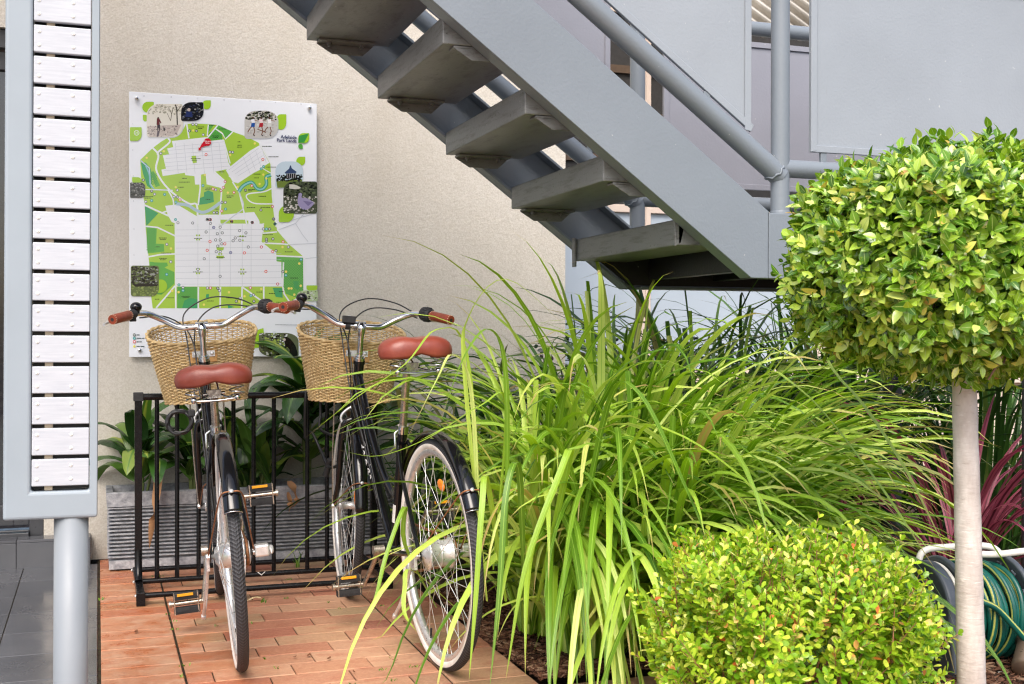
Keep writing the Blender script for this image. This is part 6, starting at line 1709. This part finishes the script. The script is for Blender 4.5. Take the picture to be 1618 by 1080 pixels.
# garden spotlight at the corner
def spot():
    c = on_ground(1612, 1075); r = empty('garden_spotlight', (c.x+.01, c.y-.03, 0), (0,0,R(35))); tag(r, 'bronze metal garden spotlight on the bark at the lower right corner', 'spotlight')
    BR = varied('bronze metal', S(140,120,104), .35, metal=.6, amt=.1); 
    b = MB(); b.lathe([(0,-.06),(.034,-.06),(.040,-.05),(.043,.05),(.050,.055),(.050,.062),(.046,.062)], 30, T=Matrix.Translation((0,0,.075)) @ Matrix.Rotation(R(62),4,'Y')); b.build('housing', BR, r)
    b = MB(); b.lathe([(0,.060),(.0455,.058)], 30, T=Matrix.Translation((0,0,.075)) @ Matrix.Rotation(R(62),4,'Y')); b.build('lens', varied('lamp lens', S(210,210,206), .1), r)
    b = MB(); b.tube([(0,0,-.02),(0,0,.04)], .012, 12); b.box((-.02,-.03,.03),(.02,-.026,.09)); b.box((-.02,.026,.03),(.02,.03,.09)); b.build('bracket', BR, r, bevel=.001)
spot()

# ------------------------------------------------ fallen leaves and weeds on the bricks
def litter():
    rnd = random.Random(21)
    spots = [(488,1038,.012),(520,1043,.013),(466,1041,.009),(625,1046,.010),(215,1001,.014),(640,985,.012),(560,1064,.008)]
    dm = leafmat('small dead leaf', [(0,S(70,36,26)),(1,S(130,84,50))], rough=.8, trans=.05)
    for i,(x,y,s_) in enumerate(spots):
        p = on_ground(x,y,.004); m = MB(); a = rnd.uniform(0,6)
        strap(m, [V((cos(a)*s_*t, sin(a)*s_*t, .003+.005*abs(t))) for t in (-1,-.3,.4,1)], s_*.9, widths=lambda t: max(.1, sin(pi*t)))
        o = m.build('fallen_leaf', dm); o.location = p
        lab = ['small dark dead leaf on the bricks, nearest left of the whitewall tyre','dark curled leaf on the bricks between the two rear wheels','tiny dry leaf left of the dark curled leaves on the bricks','dry leaf scrap close in front of the whitewall tyre','dry leaf on the wet orange bricks left of the front pedal','dry leaf left of the whitewall tyre near the grass','tiny leaf scrap on the bricks at the front edge of the picture'][i]
        tag(o, lab, 'dead leaf', 'fallen leaves on the bricks')
    p = on_ground(404,950,.004); m = MB(); strap(m,[V((-.03,.0,.003)),V((0,.008,.012)),V((.02,-.004,.010)),V((.035,.01,.004))],.016); strap(m,[V((-.04,.0,.004)),V((-.06,-.008,.006)),V((-.09,-.004,.004))],.008)
    o = m.build('fallen_leaf', leafmat('pale dry leaf',[(0,S(206,182,130)),(1,S(226,206,160))],rough=.8,trans=.1)); o.location = p; tag(o,'pale twisted dry leaf by the front rail of the rack','dead leaf','fallen leaves on the bricks')
    # dry stalks on the bricks
    p = on_ground(640,1000,.004)
    # moss and weeds in the joints
    w = MB(); GM = leafmat('joint weed', [(0,S(60,96,24)),(1,S(120,160,50))], trans=.2)
    for k in range(46):
        row = rnd.randint(2,24); y = 5.6-.1155*row; x = rnd.choice([rnd.uniform(.02,1.15), rnd.uniform(.2,.95), .242, .966])
        for q in range(rnd.randint(3,8)):
            a = rnd.uniform(0,6); blade(w, (x+rnd.gauss(0,.006), y+rnd.gauss(0,.0015), -.003), a, .5, 1.5, 1.2, rnd.uniform(.006,.014), .004, seg=3)
    for (px,py,n_,L) in ((470,905,8,.05),(418,962,5,.02),(160,958,5,.012),(473,898,7,.06)):
        p = on_ground(px,py)
        for q in range(n_): blade(w, (p.x+rnd.gauss(0,.008), p.y+rnd.gauss(0,.008), 0), rnd.uniform(0,6), .1, 1.0, 1.3, L*rnd.uniform(.6,1.2), .006, seg=5)
    tag(w.build('joint_weeds', GM), kind='stuff')
litter()

# ================================================================== light and camera
w = bpy.data.worlds.new('World'); scene.world = w; w.use_nodes = True
nt = w.node_tree; bg = nt.nodes['Background']
sky = nt.nodes.new('ShaderNodeTexSky'); sky.sky_type = 'NISHITA'; sky.sun_disc = False
SE, SR = R(50), R(205)
sky.sun_elevation = SE; sky.sun_rotation = SR; sky.air_density = 1.0; sky.dust_density = 4.0; sky.ozone_density = .6
nt.links.new(sky.outputs[0], bg.inputs['Color']); bg.inputs['Strength'].default_value = .15
sun = bpy.data.lights.new('Sun', 'SUN'); sun.energy = 1.55; sun.angle = R(38); sun.color = (1, .97, .93)
so = bpy.data.objects.new('Sun', sun); COL.objects.link(so)
# Nishita: sun_rotation measured clockwise from +Y
sd = V((sin(SR)*cos(SE), cos(SR)*cos(SE), sin(SE))); so.rotation_euler = sd.to_track_quat('Z', 'Y').to_euler()
cam = bpy.data.cameras.new('Camera'); cam.sensor_width = 36; cam.lens = 36*F/1618; cam.clip_start = .05; cam.clip_end = 200
cam.dof.use_dof = True; cam.dof.focus_distance = 3.9; cam.dof.aperture_fstop = 11.0
co = bpy.data.objects.new('Camera', cam); COL.objects.link(co)
co.matrix_world = Matrix.Translation((0,0,H)) @ Matrix.Rotation(-TH,4,'Z') @ Matrix.Rotation(R(90)-math.atan((540-HY)/F),4,'X') @ Matrix.Rotation(R(.1),4,'Z')
scene.camera = co
vs_ = scene.view_settings; scene.display_settings.display_device = 'sRGB'
vs_.view_transform = 'Standard'; vs_.look = 'None'; vs_.gamma = 1; vs_.use_curve_mapping = False; vs_.exposure = .92
scene.cycles.filter_width = 1.2; scene.cycles.max_bounces = 8; scene.cycles.transparent_max_bounces = 8
